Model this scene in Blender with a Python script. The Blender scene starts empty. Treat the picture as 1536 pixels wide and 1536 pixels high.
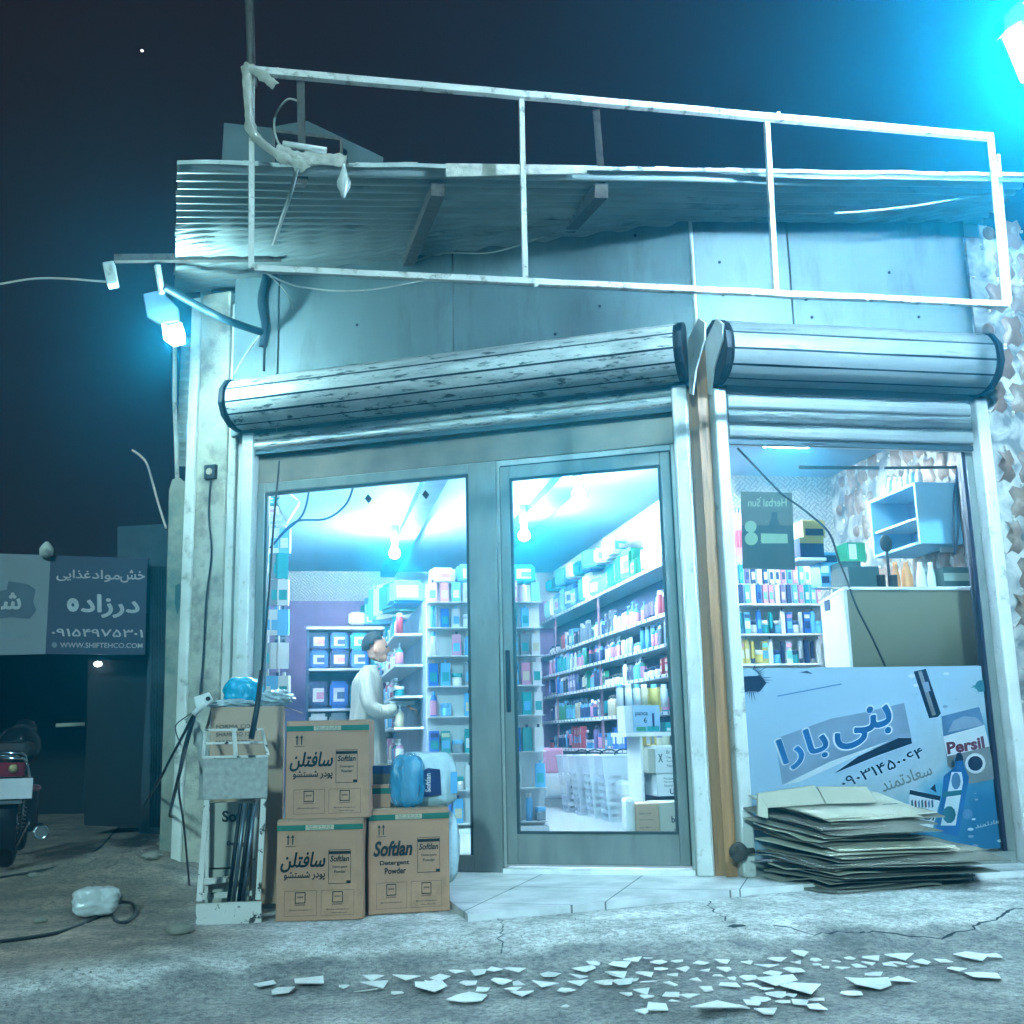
import bpy, bmesh, math, random
from mathutils import Vector as V, Matrix, noise
random.seed(7)
LW_L, LW_R, BULB_E, PANEL_E = 75, 860, 1700, 260
S = bpy.context.scene
COL = S.collection
# ------------------------------------------------------------------ camera
F, YAW, PIT, ROL = 1642.7, .1892, .2025, -.0229
EYE = V((0, 0, .8))
fw = V((math.sin(YAW)*math.cos(PIT), math.cos(YAW)*math.cos(PIT), math.sin(PIT)))
r0 = V((math.cos(YAW), -math.sin(YAW), 0)); u0 = r0.cross(fw)
rt = r0*math.cos(ROL)+u0*math.sin(ROL); up = -r0*math.sin(ROL)+u0*math.cos(ROL)
cd = bpy.data.cameras.new('camera'); cam = bpy.data.objects.new('camera', cd); COL.objects.link(cam)
cam.matrix_world = Matrix(((rt.x, up.x, -fw.x, EYE.x), (rt.y, up.y, -fw.y, EYE.y), (rt.z, up.z, -fw.z, EYE.z), (0, 0, 0, 1)))
cd.sensor_width = 36; cd.lens = 36*F/1536; cd.clip_end = 1500; cd.clip_start = .05
S.camera = cam
# site geometry: corner of the shop, the left front (L) turns away by 27 degrees, the right front (R) runs along X
TH = .4766
C0 = V((2.509, 6.13, 0)); dL = V((-math.cos(TH), math.sin(TH), 0)); nL = V((-math.sin(TH), -math.cos(TH), 0))
def ray(x, y): return fw+rt*((x-768)/F)-up*((y-768)/F)
def onY(x, y, Y): d = ray(x, y); return EYE+d*(Y/d.y)
def onX(x, y, X): d = ray(x, y); return EYE+d*(X/d.x)
def onZ(x, y, Z=0): d = ray(x, y); return EYE+d*((Z-.8)/d.z)
def onL(x, y, off=0): d = ray(x, y); return EYE+d*(((C0+nL*off-EYE).dot(nL))/d.dot(nL))
def FL(s, o, z): return C0+dL*s+nL*o+V((0, 0, z))          # s along the left front, o outwards
def FR(x, o, z): return V((x, 6.13-o, z))                   # x is world X, o outwards
def FW(x, y, z): return V((x, y, z))
# ------------------------------------------------------------------ materials
def srgb(h):
    h = h.lstrip('#'); o = []
    for i in (0, 2, 4):
        c = int(h[i:i+2], 16)/255; o.append(c/12.92 if c <= .04045 else ((c+.055)/1.055)**2.4)
    return tuple(o)
MC = {}
def mat(name, col, rough=.6, metal=0, var=.25, scale=6, bump=.0, bscale=60, emit=0, dirt=None, dscale=4, damt=.5, stretch=None, alpha=None, spec=.5, trans=0, soft=.08, clear=0):
    if name in MC: return MC[name]
    if isinstance(col, str): col = srgb(col)
    m = bpy.data.materials.new(name); MC[name] = m; m.use_nodes = True
    nt = m.node_tree; N = nt.nodes; Lk = nt.links; b = N['Principled BSDF']
    b.inputs['Roughness'].default_value = rough; b.inputs['Metallic'].default_value = metal
    b.inputs['Specular IOR Level'].default_value = spec
    b.inputs['Coat Weight'].default_value = clear
    tc = N.new('ShaderNodeTexCoord'); mp = N.new('ShaderNodeMapping'); Lk.new(tc.outputs['Object'], mp.inputs[0])
    if stretch: mp.inputs['Scale'].default_value = stretch
    n1 = N.new('ShaderNodeTexNoise'); n1.inputs['Scale'].default_value = scale; n1.inputs['Detail'].default_value = 6
    Lk.new(mp.outputs[0], n1.inputs[0])
    mr = N.new('ShaderNodeMapRange'); mr.inputs[1].default_value = .3; mr.inputs[2].default_value = .7
    mr.inputs[3].default_value = 1-var; mr.inputs[4].default_value = 1+var*.6
    Lk.new(n1.outputs[0], mr.inputs[0])
    mx = N.new('ShaderNodeMix'); mx.data_type = 'RGBA'; mx.blend_type = 'MULTIPLY'; mx.inputs[0].default_value = 1
    mx.inputs[6].default_value = (*col, 1); Lk.new(mr.outputs[0], mx.inputs[7]); out = mx.outputs[2]
    if dirt:
        if isinstance(dirt, str): dirt = srgb(dirt)
        n2 = N.new('ShaderNodeTexNoise'); n2.inputs['Scale'].default_value = dscale; n2.inputs['Detail'].default_value = 9; n2.inputs['Roughness'].default_value = .65
        Lk.new(mp.outputs[0], n2.inputs[0])
        m2 = N.new('ShaderNodeMapRange'); m2.inputs[1].default_value = 1-damt-soft+.02; m2.inputs[2].default_value = 1-damt+soft+.02
        Lk.new(n2.outputs[0], m2.inputs[0])
        mx2 = N.new('ShaderNodeMix'); mx2.data_type = 'RGBA'; Lk.new(m2.outputs[0], mx2.inputs[0]); Lk.new(out, mx2.inputs[6]); mx2.inputs[7].default_value = (*dirt, 1); out = mx2.outputs[2]
    Lk.new(out, b.inputs['Base Color'])
    if bump:
        n3 = N.new('ShaderNodeTexNoise'); n3.inputs['Scale'].default_value = bscale; n3.inputs['Detail'].default_value = 5; Lk.new(mp.outputs[0], n3.inputs[0])
        bp = N.new('ShaderNodeBump'); bp.inputs['Strength'].default_value = bump; bp.inputs['Distance'].default_value = .02
        Lk.new(n3.outputs[0], bp.inputs['Height']); Lk.new(bp.outputs[0], b.inputs['Normal'])
    if emit:
        b.inputs['Emission Color'].default_value = (*col, 1); b.inputs['Emission Strength'].default_value = emit
    if trans:
        t = N.new('ShaderNodeBsdfTransparent'); ms = N.new('ShaderNodeMixShader'); ms.inputs[0].default_value = trans
        t.inputs[0].default_value = (.9+.1*col[0], .9+.1*col[1], .9+.1*col[2], 1)
        o = N['Material Output']; Lk.new(b.outputs[0], ms.inputs[1]); Lk.new(t.outputs[0], ms.inputs[2]); Lk.new(ms.outputs[0], o.inputs[0])
    return m
def emat(name, col, st):
    m = bpy.data.materials.new(name); m.use_nodes = True; b = m.node_tree.nodes['Principled BSDF']
    b.inputs['Base Color'].default_value = (*col, 1); b.inputs['Emission Color'].default_value = (*col, 1); b.inputs['Emission Strength'].default_value = st
    return m
def glassmat():
    m = bpy.data.materials.new('shop_glass'); m.use_nodes = True; nt = m.node_tree; N = nt.nodes; Lk = nt.links
    N.remove(N['Principled BSDF']); o = N['Material Output']
    t = N.new('ShaderNodeBsdfTransparent'); t.inputs[0].default_value = (.93, .97, .98, 1)
    g = N.new('ShaderNodeBsdfGlossy'); g.inputs['Roughness'].default_value = .02
    df = N.new('ShaderNodeBsdfDiffuse'); df.inputs[0].default_value = (.6, .62, .62, 1)
    fr = N.new('ShaderNodeFresnel'); fr.inputs[0].default_value = 1.45
    ms = N.new('ShaderNodeMixShader'); Lk.new(fr.outputs[0], ms.inputs[0]); Lk.new(t.outputs[0], ms.inputs[1]); Lk.new(g.outputs[0], ms.inputs[2])
    tc = N.new('ShaderNodeTexCoord'); mp = N.new('ShaderNodeMapping'); mp.inputs['Scale'].default_value = (5, 5, .5); Lk.new(tc.outputs['Object'], mp.inputs[0])
    n = N.new('ShaderNodeTexNoise'); n.inputs['Scale'].default_value = 2.2; n.inputs['Detail'].default_value = 7; Lk.new(mp.outputs[0], n.inputs[0])
    mr = N.new('ShaderNodeMapRange'); mr.inputs[1].default_value = .45; mr.inputs[2].default_value = .8; mr.inputs[3].default_value = .004; mr.inputs[4].default_value = .05; Lk.new(n.outputs[0], mr.inputs[0])
    m2 = N.new('ShaderNodeMixShader'); Lk.new(mr.outputs[0], m2.inputs[0]); Lk.new(ms.outputs[0], m2.inputs[1]); Lk.new(df.outputs[0], m2.inputs[2])
    Lk.new(m2.outputs[0], o.inputs[0]); return m
GLASS = glassmat()
ALU = mat('aluminium_grey', '#868f8c', .38, .35, .2, 9, .05, dirt='#6f7673', damt=.33, dscale=7, stretch=(1, 1, .3))
ALUD = mat('aluminium_bronze', '#8a8478', .3, .5, .2, 5, .03)
RAILW = mat('rail_white', '#cfd3d0', .45, 0, .12, 6, .03, dirt='#76756d', damt=.36, dscale=9)
SHUT = mat('shutter_slats', '#b9c0be', .5, .15, .28, 7, .35, 9, dirt='#48524f', damt=.43, dscale=13, stretch=(.6, .6, 3), soft=.05)
SHUT2 = mat('shutter_slats_clean', '#818a8b', .5, .15, .2, 7, .25, 9, dirt='#525b59', damt=.38, dscale=7, stretch=(.4, .4, 2.5))
DARK = mat('dark_metal', '#141a20', .5, .3)
BLACK = mat('black_rubber', '#0d0f12', .6)
WOOD = mat('brown_wood', '#a4794f', .5, 0, .25, 3, .1, 40, stretch=(9, 9, .5), dirt='#4a3320', damt=.38, dscale=2)
PLAST = mat('pillar_plaster', '#a9a99a', .85, 0, .22, 4, .35, 30, dirt='#6f6c60', damt=.46, dscale=3.2)
PLASTW = mat('pillar_trim', '#c9ccc4', .7, 0, .15, 5, .2, 30, dirt='#77766c', damt=.40, dscale=6)
CLAD = mat('cladding_sheet', '#6b7f83', .5, .1, .14, 1.5, .5, 2.2, dirt='#55625f', damt=.40, dscale=3.2, stretch=(1.6, 1.6, .45), soft=.12)
CARD = mat('cardboard', '#b0856a', .85, 0, .16, 4, .12, 50, dirt='#8d6c50', damt=.36, dscale=5, soft=.12)
CARDL = mat('cardboard_light', '#a88f78', .85, 0, .14, 4, .06, 80)
INK = mat('print_black', '#14120f', .8, var=.1)
GREEN = mat('print_green', '#12604e', .7, var=.1)
PALE = mat('print_pale', '#b5ab97', .8, var=.1)
FRAMEW = mat('frame_paint', '#cfcfc8', .55, .1, .15, 8, .1, 60, dirt='#5c5247', damt=.41, dscale=16)
RUST = mat('rusty_steel', '#5d5a55', .6, .3, .3, 12, .1, dirt='#3a2a20', damt=.45, dscale=12)
GALV = mat('galvanised_roof', '#a3b0ad', .38, .4, .25, 3, .03, 30, dirt='#4b4f48', damt=.36, dscale=2.4, stretch=(.7, 2.5, 1))
WHITE = mat('white_laminate', '#d5dadd', .5, 0, .05)
WALLW = mat('interior_white', '#c9d2d8', .8, 0, .05)
CABLE = mat('black_cable', '#101214', .5)
CLOTHW = mat('pale_rag', '#b9b6aa', .9, 0, .3, 20, .3, 60)
# ------------------------------------------------------------------ mesh helpers
def quad(bm, a, b, c, d, m=0):
    f = bm.faces.new([bm.verts.new(p) for p in (a, b, c, d)]); f.material_index = m; return f
def box(bm, Fn, u0, u1, v0, v1, w0, w1, m=0):
    vs = [bm.verts.new(Fn(u, v, w)) for w in (w0, w1) for v in (v0, v1) for u in (u0, u1)]
    for q in ((0, 2, 3, 1), (4, 5, 7, 6), (0, 1, 5, 4), (2, 6, 7, 3), (0, 4, 6, 2), (1, 3, 7, 5)):
        f = bm.faces.new([vs[i] for i in q]); f.material_index = m
def poly(bm, pts, z0, z1, m=0):
    a = [bm.verts.new((p[0], p[1], z0)) for p in pts]; b = [bm.verts.new((p[0], p[1], z1)) for p in pts]; n = len(pts)
    bm.faces.new(a[::-1]).material_index = m; bm.faces.new(b).material_index = m
    for i in range(n): bm.faces.new((a[i], a[(i+1) % n], b[(i+1) % n], b[i])).material_index = m
def prism(bm, A, B, m=0):      # loops A, B joined with caps
    a = [bm.verts.new(p) for p in A]; b = [bm.verts.new(p) for p in B]; n = len(A)
    bm.faces.new(a[::-1]).material_index = m; bm.faces.new(b).material_index = m
    for i in range(n): bm.faces.new((a[i], a[(i+1) % n], b[(i+1) % n], b[i])).material_index = m
def tube(bm, pts, r, seg=8, m=0, caps=True):
    pts = [V(p) for p in pts]; rings = []; n = len(pts)
    t = (pts[1]-pts[0]).normalized(); a = t.cross(V((0, 0, 1)));
    if a.length < .05: a = t.cross(V((0, 1, 0)))
    a.normalize()
    for i, p in enumerate(pts):
        t = (pts[min(i+1, n-1)]-pts[max(i-1, 0)]).normalized()
        a = (a-t*a.dot(t)).normalized(); b = t.cross(a); rr = r[i] if isinstance(r, (list, tuple)) else r
        o = math.pi/4 if seg == 4 else 0
        rings.append([bm.verts.new(p+(a*math.cos(o+k*2*math.pi/seg)+b*math.sin(o+k*2*math.pi/seg))*rr) for k in range(seg)])
    for i in range(n-1):
        for k in range(seg):
            f = bm.faces.new((rings[i][k], rings[i][(k+1) % seg], rings[i+1][(k+1) % seg], rings[i+1][k])); f.material_index = m; f.smooth = seg > 4
    if caps:
        bm.faces.new(rings[0][::-1]).material_index = m; bm.faces.new(rings[-1]).material_index = m
def curve(pts, n=8):           # catmull-rom
    pts = [V(p) for p in pts]; P = [pts[0]]+pts+[pts[-1]]; o = []
    for i in range(1, len(P)-2):
        for k in range(n):
            t = k/n; a, b, c, d = P[i-1], P[i], P[i+1], P[i+2]
            o.append(.5*((2*b)+(c-a)*t+(2*a-5*b+4*c-d)*t*t+(3*b-a-3*c+d)*t*t*t))
    o.append(pts[-1]); return o
def lathe(bm, prof, c=(0, 0, 0), seg=12, m=0, axis=None, sm=True):
    c = V(c); M = Matrix.Identity(3) if axis is None else V(axis).to_track_quat('Z', 'Y').to_matrix()
    rings = [[bm.verts.new(c+M@V((r*math.cos(k*2*math.pi/seg), r*math.sin(k*2*math.pi/seg), z))) for k in range(seg)] for r, z in prof]
    for i in range(len(rings)-1):
        for k in range(seg):
            f = bm.faces.new((rings[i][k], rings[i][(k+1) % seg], rings[i+1][(k+1) % seg], rings[i+1][k])); f.smooth = sm
            f.material_index = m if not callable(m) else m(i)
    for r, fl in ((rings[0], 1), (rings[-1], 0)):
        f = bm.faces.new(r[::-1] if fl else r); f.material_index = m if not callable(m) else m(0 if fl else len(rings)-2)
def ball(bm, c, rad, seg=12, m=0, sq=(1, 1, 1)):
    n = seg//2; c = V(c)
    prof = [(max(math.sin(math.pi*i/n), .02), -math.cos(math.pi*i/n)) for i in range(n+1)]
    st = len(bm.verts); bm.verts.ensure_lookup_table()
    b2 = bmesh.new(); lathe(b2, prof, seg=seg, m=m)
    vm = {}
    for v in b2.verts: vm[v] = bm.verts.new(c+V((v.co.x*rad*sq[0], v.co.y*rad*sq[1], v.co.z*rad*sq[2])))
    for f in b2.faces:
        g = bm.faces.new([vm[v] for v in f.verts]); g.smooth = True; g.material_index = m
    b2.free()
def link(name, bm, mats, parent=None, bev=0, smooth=False, loc=None):
    if loc is not None:
        for v in bm.verts: v.co -= V(loc)
    elif parent is not None and parent.get('world_root'):
        for v in bm.verts: v.co -= parent.location
    bmesh.ops.recalc_face_normals(bm, faces=bm.faces[:])
    me = bpy.data.meshes.new(name); bm.to_mesh(me); bm.free()
    for m in (mats if isinstance(mats, (list, tuple)) else [mats]): me.materials.append(m)
    o = bpy.data.objects.new(name, me); COL.objects.link(o)
    if smooth: me.polygons.foreach_set('use_smooth', [True]*len(me.polygons))
    if loc is not None: o.location = loc
    if parent is not None: o.parent = parent
    if bev:
        b = o.modifiers.new('bevel', 'BEVEL'); b.width = bev; b.segments = 2; b.limit_method = 'ANGLE'; b.angle_limit = .6
    return o
def tag(o, label, cat, group=None, kind=None):
    if label: o['label'] = label
    if cat: o['category'] = cat
    if group: o['group'] = group
    if kind: o['kind'] = kind
    return o
def thing(name, label, cat, loc=(0, 0, 0), group=None):
    o = bpy.data.objects.new(name, None); COL.objects.link(o); o.location = loc; o.empty_display_size = .1
    o['world_root'] = 1
    return tag(o, label, cat, group)
ROOTS = []
FORMS = {'ا': 'ﺍﺎ--', 'ب': 'ﺏﺐﺑﺒ', 'پ': 'ﭖﭗﭘﭙ', 'ت': 'ﺕﺖﺗﺘ', 'خ': 'ﺥﺦﺧﺨ', 'د': 'ﺩﺪ--', 'ذ': 'ﺫﺬ--', 'ر': 'ﺭﺮ--', 'ز': 'ﺯﺰ--', 'س': 'ﺱﺲﺳﺴ', 'ش': 'ﺵﺶﺷﺸ', 'ع': 'ﻉﻊﻋﻌ', 'غ': 'ﻍﻎﻏﻐ', 'ف': 'ﻑﻒﻓﻔ', 'ل': 'ﻝﻞﻟﻠ', 'م': 'ﻡﻢﻣﻤ', 'ن': 'ﻥﻦﻧﻨ', 'و': 'ﻭﻮ--', 'ه': 'هﻪﻫﻬ', 'ی': 'ﯼﯽﯾﯿ', 'ک': 'ﮎﮏﮐﮑ'}
def fa(w):
    o = []
    for i, ch in enumerate(w):
        if ch not in FORMS: o.append(ch); continue
        pj = i > 0 and w[i-1] in FORMS and FORMS[w[i-1]][2] != '-'
        nj = i < len(w)-1 and w[i+1] in FORMS and FORMS[ch][2] != '-'
        o.append(FORMS[ch][(1 if pj else 0) if not nj else (3 if pj else 2)])
    return ''.join(reversed(o))
TC = {}
def text2d(body, bold=.0, shear=0):
    k = (body, bold, shear)
    if k in TC: return TC[k]
    c = bpy.data.curves.new('lettering', 'FONT'); c.body = body; c.size = 1; c.offset = bold; c.shear = shear; c.resolution_u = 3
    o = bpy.data.objects.new('lettering', c); COL.objects.link(o)
    dg = bpy.context.evaluated_depsgraph_get(); me = bpy.data.meshes.new_from_object(o.evaluated_get(dg))
    vs = [(v.co.x, v.co.y) for v in me.vertices]; fs = [tuple(p.vertices) for p in me.polygons]
    bpy.data.objects.remove(o); bpy.data.meshes.remove(me)
    x0 = min(v[0] for v in vs); x1 = max(v[0] for v in vs); y0 = min(v[1] for v in vs); y1 = max(v[1] for v in vs)
    TC[k] = ([((a-x0)/(x1-x0), (b-y0)/(y1-y0)) for a, b in vs], fs, x1-x0, y1-y0); return TC[k]
def textq(bm, body, TL, TR, BR, BL, m=0, bold=.0, shear=0, mirror=False):
    """lettering filling the quad given by four world corners"""
    ar = any(ord(c) > 0x600 for c in body)
    vs, fs, ew, eh = text2d(body, 0 if ar else bold, shear)
    nn = (BR-BL).cross(TL-BL).normalized()
    if nn.dot(EYE-BL) < 0: nn = -nn
    cp = [(0, 0)]+([(math.cos(k*math.pi/4)*bold*.55, math.sin(k*math.pi/4)*bold*.55) for k in range(8)] if ar and bold else [])
    for j, (ox, oy) in enumerate(cp):
        vv = []
        for a, b in vs:
            if mirror: a = 1-a
            a = a+ox/ew; b = b+oy/eh
            vv.append(bm.verts.new(BL*(1-a)*(1-b)+BR*a*(1-b)+TR*a*b+TL*(1-a)*b+nn*.00012*j))
        for f in fs:
            try: bm.faces.new([vv[i] for i in f]).material_index = m
            except ValueError: pass
ORD = ['first', 'second', 'third', 'fourth', 'fifth', 'sixth', 'seventh', 'eighth', 'ninth', 'tenth', 'eleventh', 'twelfth', 'thirteenth', 'fourteenth', 'fifteenth', 'sixteenth', 'seventeenth', 'eighteenth', 'nineteenth']
def ordn(i):
    if i < 19: return ORD[i]
    t = {2: 'twenty', 3: 'thirty', 4: 'forty', 5: 'fifty'}; i += 1
    if i % 10 == 0: return {2: 'twentieth', 3: 'thirtieth', 4: 'fortieth', 5: 'fiftieth'}[i//10]
    return t[i//10]+'-'+ORD[i % 10-1]
def struct(o): o['kind'] = 'structure'; return o
# ------------------------------------------------------------------ ground
def sstep(a, b, x):
    t = min(1, max(0, (x-a)/(b-a))); return t*t*(3-2*t)
def fb(x, y, s, o=4): return noise.fractal(V((x*s, y*s, 3.1)), 1, 2, o)
def aedge(x): return 4.72+.16*fb(x, 0, .9)+(.0 if x > -.2 else (-.2-x)*-.55) - .18*sstep(3.0, 3.6, x)
def gz(x, y):
    z = -.035-.075*(1-sstep(-.35, .28, y-aedge(x)))
    if x < .2:
        k = sstep(.2, -1.2, x)
        z += k*(.02*fb(x, y, 1.6)+.02)
        d = math.hypot((x+1.15)/.55, (y-7.9)/1.0); z += .13*math.exp(-d*d)*(1+.5*fb(x, y, 5))
    z += .004*fb(x, y, 3)
    return z
xs = [-90, -50, -25, -14, -9, -6.5]+[-5+i*.045 for i in range(240)]+[6.2, 7.5, 10, 16, 30, 60, 90]
ys = [-40, -20, -8, -2, 1, 2]+[2.6+i*.045 for i in range(80)]+[6.3+i*.12 for i in range(60)]+[14, 16, 19, 25, 40, 70, 120, 200]
bm = bmesh.new(); cl = bm.loops.layers.float_color.new('Col'); G = []; CC = {}
asph = V((.25, .25, .24)); conc = V((.54, .55, .53)); dirt = V((.24, .2, .16))
for y in ys:
    row = []
    for x in xs:
        v = bm.verts.new((x, y, gz(x, y))); row.append(v)
        k = sstep(-.03, .06, y-aedge(x)+.10*fb(x, y, 4)); c = asph.lerp(conc, k)
        pat = sstep(.1, .35, fb(x+9, y, .8)); c = c.lerp(asph.lerp(conc, .45), pat*.5*(1-k))
        wet = sstep(.12, .3, fb(x, y+5, 1.1))*k*sstep(2.4, 3.2, x); c = c*(1-.45*wet)
        kd = sstep(.0, -.7, x+.35*fb(x, y, 1.2)-(.0 if y > 5.2 else (5.2-y)*-.9)); c = c.lerp(dirt, kd)
        tr = abs(math.sin((y+.22*(x+1))*7))*kd; c = c*(1-.25*sstep(.75, 1, tr))
        c = c*(1+.35*fb(x, y, 6)); CC[v] = (max(c.x, .01), max(c.y, .01), max(c.z, .01), 1)
    G.append(row)
for j in range(len(ys)-1):
    for i in range(len(xs)-1):
        f = bm.faces.new((G[j][i], G[j][i+1], G[j+1][i+1], G[j+1][i])); f.smooth = True
        for l in f.loops: l[cl] = CC[l.vert]
gm = bpy.data.materials.new('ground_mixed'); gm.use_nodes = True; nt = gm.node_tree; N = nt.nodes; Lk = nt.links; b = N['Principled BSDF']; b.inputs['Roughness'].default_value = .8
at = N.new('ShaderNodeAttribute'); at.attribute_name = 'Col'; tc = N.new('ShaderNodeTexCoord')
def nz(sc, det=8, rg=.6):
    n = N.new('ShaderNodeTexNoise'); n.inputs['Scale'].default_value = sc; n.inputs['Detail'].default_value = det; n.inputs['Roughness'].default_value = rg; Lk.new(tc.outputs['Object'], n.inputs[0]); return n
def mrr(src, a, b2, c, d):
    m = N.new('ShaderNodeMapRange'); m.inputs[1].default_value = a; m.inputs[2].default_value = b2; m.inputs[3].default_value = c; m.inputs[4].default_value = d; Lk.new(src, m.inputs[0]); return m
def mul(a, b3):
    m = N.new('ShaderNodeMix'); m.data_type = 'RGBA'; m.blend_type = 'MULTIPLY'; m.inputs[0].default_value = 1; Lk.new(a, m.inputs[6]); Lk.new(b3, m.inputs[7]); return m.outputs[2]
o1 = mul(at.outputs[0], mrr(nz(38).outputs[0], .35, .6, .55, 1.25).outputs[0])
o1 = mul(o1, mrr(nz(150, 3).outputs[0], .36, .46, .35, 1.0).outputs[0])
o1 = mul(o1, mrr(nz(3.5).outputs[0], .35, .62, .7, 1.2).outputs[0])
Lk.new(o1, b.inputs['Base Color'])
bp = N.new('ShaderNodeBump'); bp.inputs['Strength'].default_value = .7; bp.inputs['Distance'].default_value = .012; Lk.new(nz(70, 8, .7).outputs[0], bp.inputs['Height']); Lk.new(bp.outputs[0], b.inputs['Normal'])
ground = struct(link('ground', bm, gm))
def G0(px, py, it=4):
    z = -.05
    for _ in range(it): p = onZ(px, py, z); z = gz(p.x, p.y)
    return onZ(px, py, z)
# loose grit
bm = bmesh.new(); rgv = random.Random(77)
for k in range(2600):
    if rgv.random() < .55: x = rgv.uniform(-1.9, 3.4); y = rgv.uniform(3.1, 5.1)
    else: x = rgv.uniform(-2.6, -.35); y = rgv.uniform(5, 8.6)
    if fb(x, y, 1.3) < rgv.uniform(-.5, .5): continue
    q = rgv.uniform(.002, .0065)*(1.6 if x < -.4 else 1); c = V((x, y, gz(x, y)+q*.2)); vv = [bm.verts.new(c+V((rgv.uniform(.5, 1)*q*math.cos(a), rgv.uniform(.5, 1)*q*math.sin(a), 0))) for a in (0, 1.5, 3.1, 4.6)]; tp = bm.verts.new(c+V((0, 0, q*.8)))
    for j in range(4): bm.faces.new((vv[j], vv[(j+1) % 4], tp))
o = link('grit', bm, mat('grit_stone', '#8d8b82', .9, 0, .5, 60)); o['kind'] = 'stuff'
# tiled shop floor running out as the door step
FT = bpy.data.materials.new('white_floor_tiles'); FT.use_nodes = True; nt = FT.node_tree; N = nt.nodes; Lk = nt.links; b = N['Principled BSDF']; b.inputs['Roughness'].default_value = .25
tc = N.new('ShaderNodeTexCoord'); br = N.new('ShaderNodeTexBrick'); br.offset = 0; br.inputs['Scale'].default_value = 1; br.inputs['Brick Width'].default_value = .6; br.inputs['Row Height'].default_value = .6; br.inputs['Mortar Size'].default_value = .004
br.inputs['Color1'].default_value = (.8, .82, .82, 1); br.inputs['Color2'].default_value = (.74, .76, .77, 1); br.inputs['Mortar'].default_value = (.25, .25, .24, 1)
mp = N.new('ShaderNodeMapping'); mp.inputs['Rotation'].default_value = (0, 0, .4766); Lk.new(tc.outputs['Object'], mp.inputs[0]); Lk.new(mp.outputs[0], br.inputs[0])
ns = N.new('ShaderNodeTexNoise'); ns.inputs['Scale'].default_value = 5; ns.inputs['Detail'].default_value = 8; Lk.new(tc.outputs['Object'], ns.inputs[0])
mr = N.new('ShaderNodeMapRange'); mr.inputs[1].default_value = .35; mr.inputs[2].default_value = .65; mr.inputs[3].default_value = .75; mr.inputs[4].default_value = 1.05; Lk.new(ns.outputs[0], mr.inputs[0])
mx = N.new('ShaderNodeMix'); mx.data_type = 'RGBA'; mx.blend_type = 'MULTIPLY'; mx.inputs[0].default_value = 1; Lk.new(br.outputs[0], mx.inputs[6]); Lk.new(mr.outputs[0], mx.inputs[7]); Lk.new(mx.outputs[2], b.inputs['Base Color'])
bm = bmesh.new()
e0 = onZ(702, 1371); e1 = onZ(1150, 1330)
poly(bm, [(-.5, 7.1), (.3, 6.4), (e0.x-.03, 5.8), (e0.x, e0.y), (1.5, 5.46), (e1.x, e1.y), (3.0, 5.74), (4.7, 5.86), (4.7, 8.8), (3.3, 8.8), (3.3, 14.3), (-.75, 14.3), (-.75, 7.4)], -.2, 0)
struct(link('floor', bm, FT))
CRK = mat('crack_dark', '#0c1214', .95)
def crack(pts, w, jit=.02):
    bm = bmesh.new(); P = []
    for i in range(len(pts)-1):
        a, c = V(pts[i]), V(pts[i+1]); n = max(2, int((c-a).length/.035))
        for k in range(n): P.append(a.lerp(c, k/n)+V((random.uniform(-jit, jit), random.uniform(-jit, jit), 0)))
    L = []; R_ = []
    for i, p in enumerate(P):
        t = (P[min(i+1, len(P)-1)]-P[max(i-1, 0)]); t.z = 0; t.normalize(); s = V((-t.y, t.x, 0))*w*random.uniform(.3, 1)
        for q, LL in ((p+s, L), (p-s, R_)): q.z = gz(q.x, q.y)+.004; LL.append(bm.verts.new(q))
    for i in range(len(P)-1): bm.faces.new((L[i], L[i+1], R_[i+1], R_[i]))
    struct(link('ground_crack', bm, CRK))
crack([G0(1160, 1388), G0(1225, 1400), G0(1290, 1393), G0(1340, 1396), G0(1410, 1392), G0(1470, 1385), G0(1536, 1362)], .011)
crack([G0(1060, 1352), G0(1075, 1368), G0(1098, 1388)], .005)
crack([G0(745, 1362), G0(752, 1390), G0(750, 1425)], .004)
crack([G0(700, 1372), G0(860, 1380), G0(905, 1392)], .003)
bm = bmesh.new(); c = G0(1105, 1391); ring = []
for k in range(12):
    a = k*math.pi/6; q = c+V((math.cos(a)*.05*random.uniform(.6, 1.1), math.sin(a)*.03*random.uniform(.6, 1.1), 0)); q.z = gz(q.x, q.y)+.005; ring.append(bm.verts.new(q))
bm.faces.new(ring); struct(link('ground_hole', bm, CRK))
# ------------------------------------------------------------------ shop shell
TEX = bpy.data.materials.new('embossed_wall'); TEX.use_nodes = True; nt = TEX.node_tree; N = nt.nodes; Lk = nt.links; b = N['Principled BSDF']; b.inputs['Base Color'].default_value = (.62, .64, .62, 1); b.inputs['Roughness'].default_value = .5
tc = N.new('ShaderNodeTexCoord'); sx = N.new('ShaderNodeSeparateXYZ'); cx = N.new('ShaderNodeCombineXYZ'); Lk.new(tc.outputs['Object'], sx.inputs[0])
ad = N.new('ShaderNodeMath'); ad.operation = 'ADD'; Lk.new(sx.outputs[0], ad.inputs[0]); Lk.new(sx.outputs[1], ad.inputs[1]); Lk.new(ad.outputs[0], cx.inputs[0]); Lk.new(sx.outputs[2], cx.inputs[1])
mp = N.new('ShaderNodeMapping'); mp.inputs['Rotation'].default_value = (0, 0, .75); Lk.new(cx.outputs[0], mp.inputs[0])
br = N.new('ShaderNodeTexBrick'); br.inputs['Scale'].default_value = 1; br.inputs['Brick Width'].default_value = .09; br.inputs['Row Height'].default_value = .03; br.inputs['Mortar Size'].default_value = .006; br.inputs['Mortar Smooth'].default_value = .5
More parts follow.
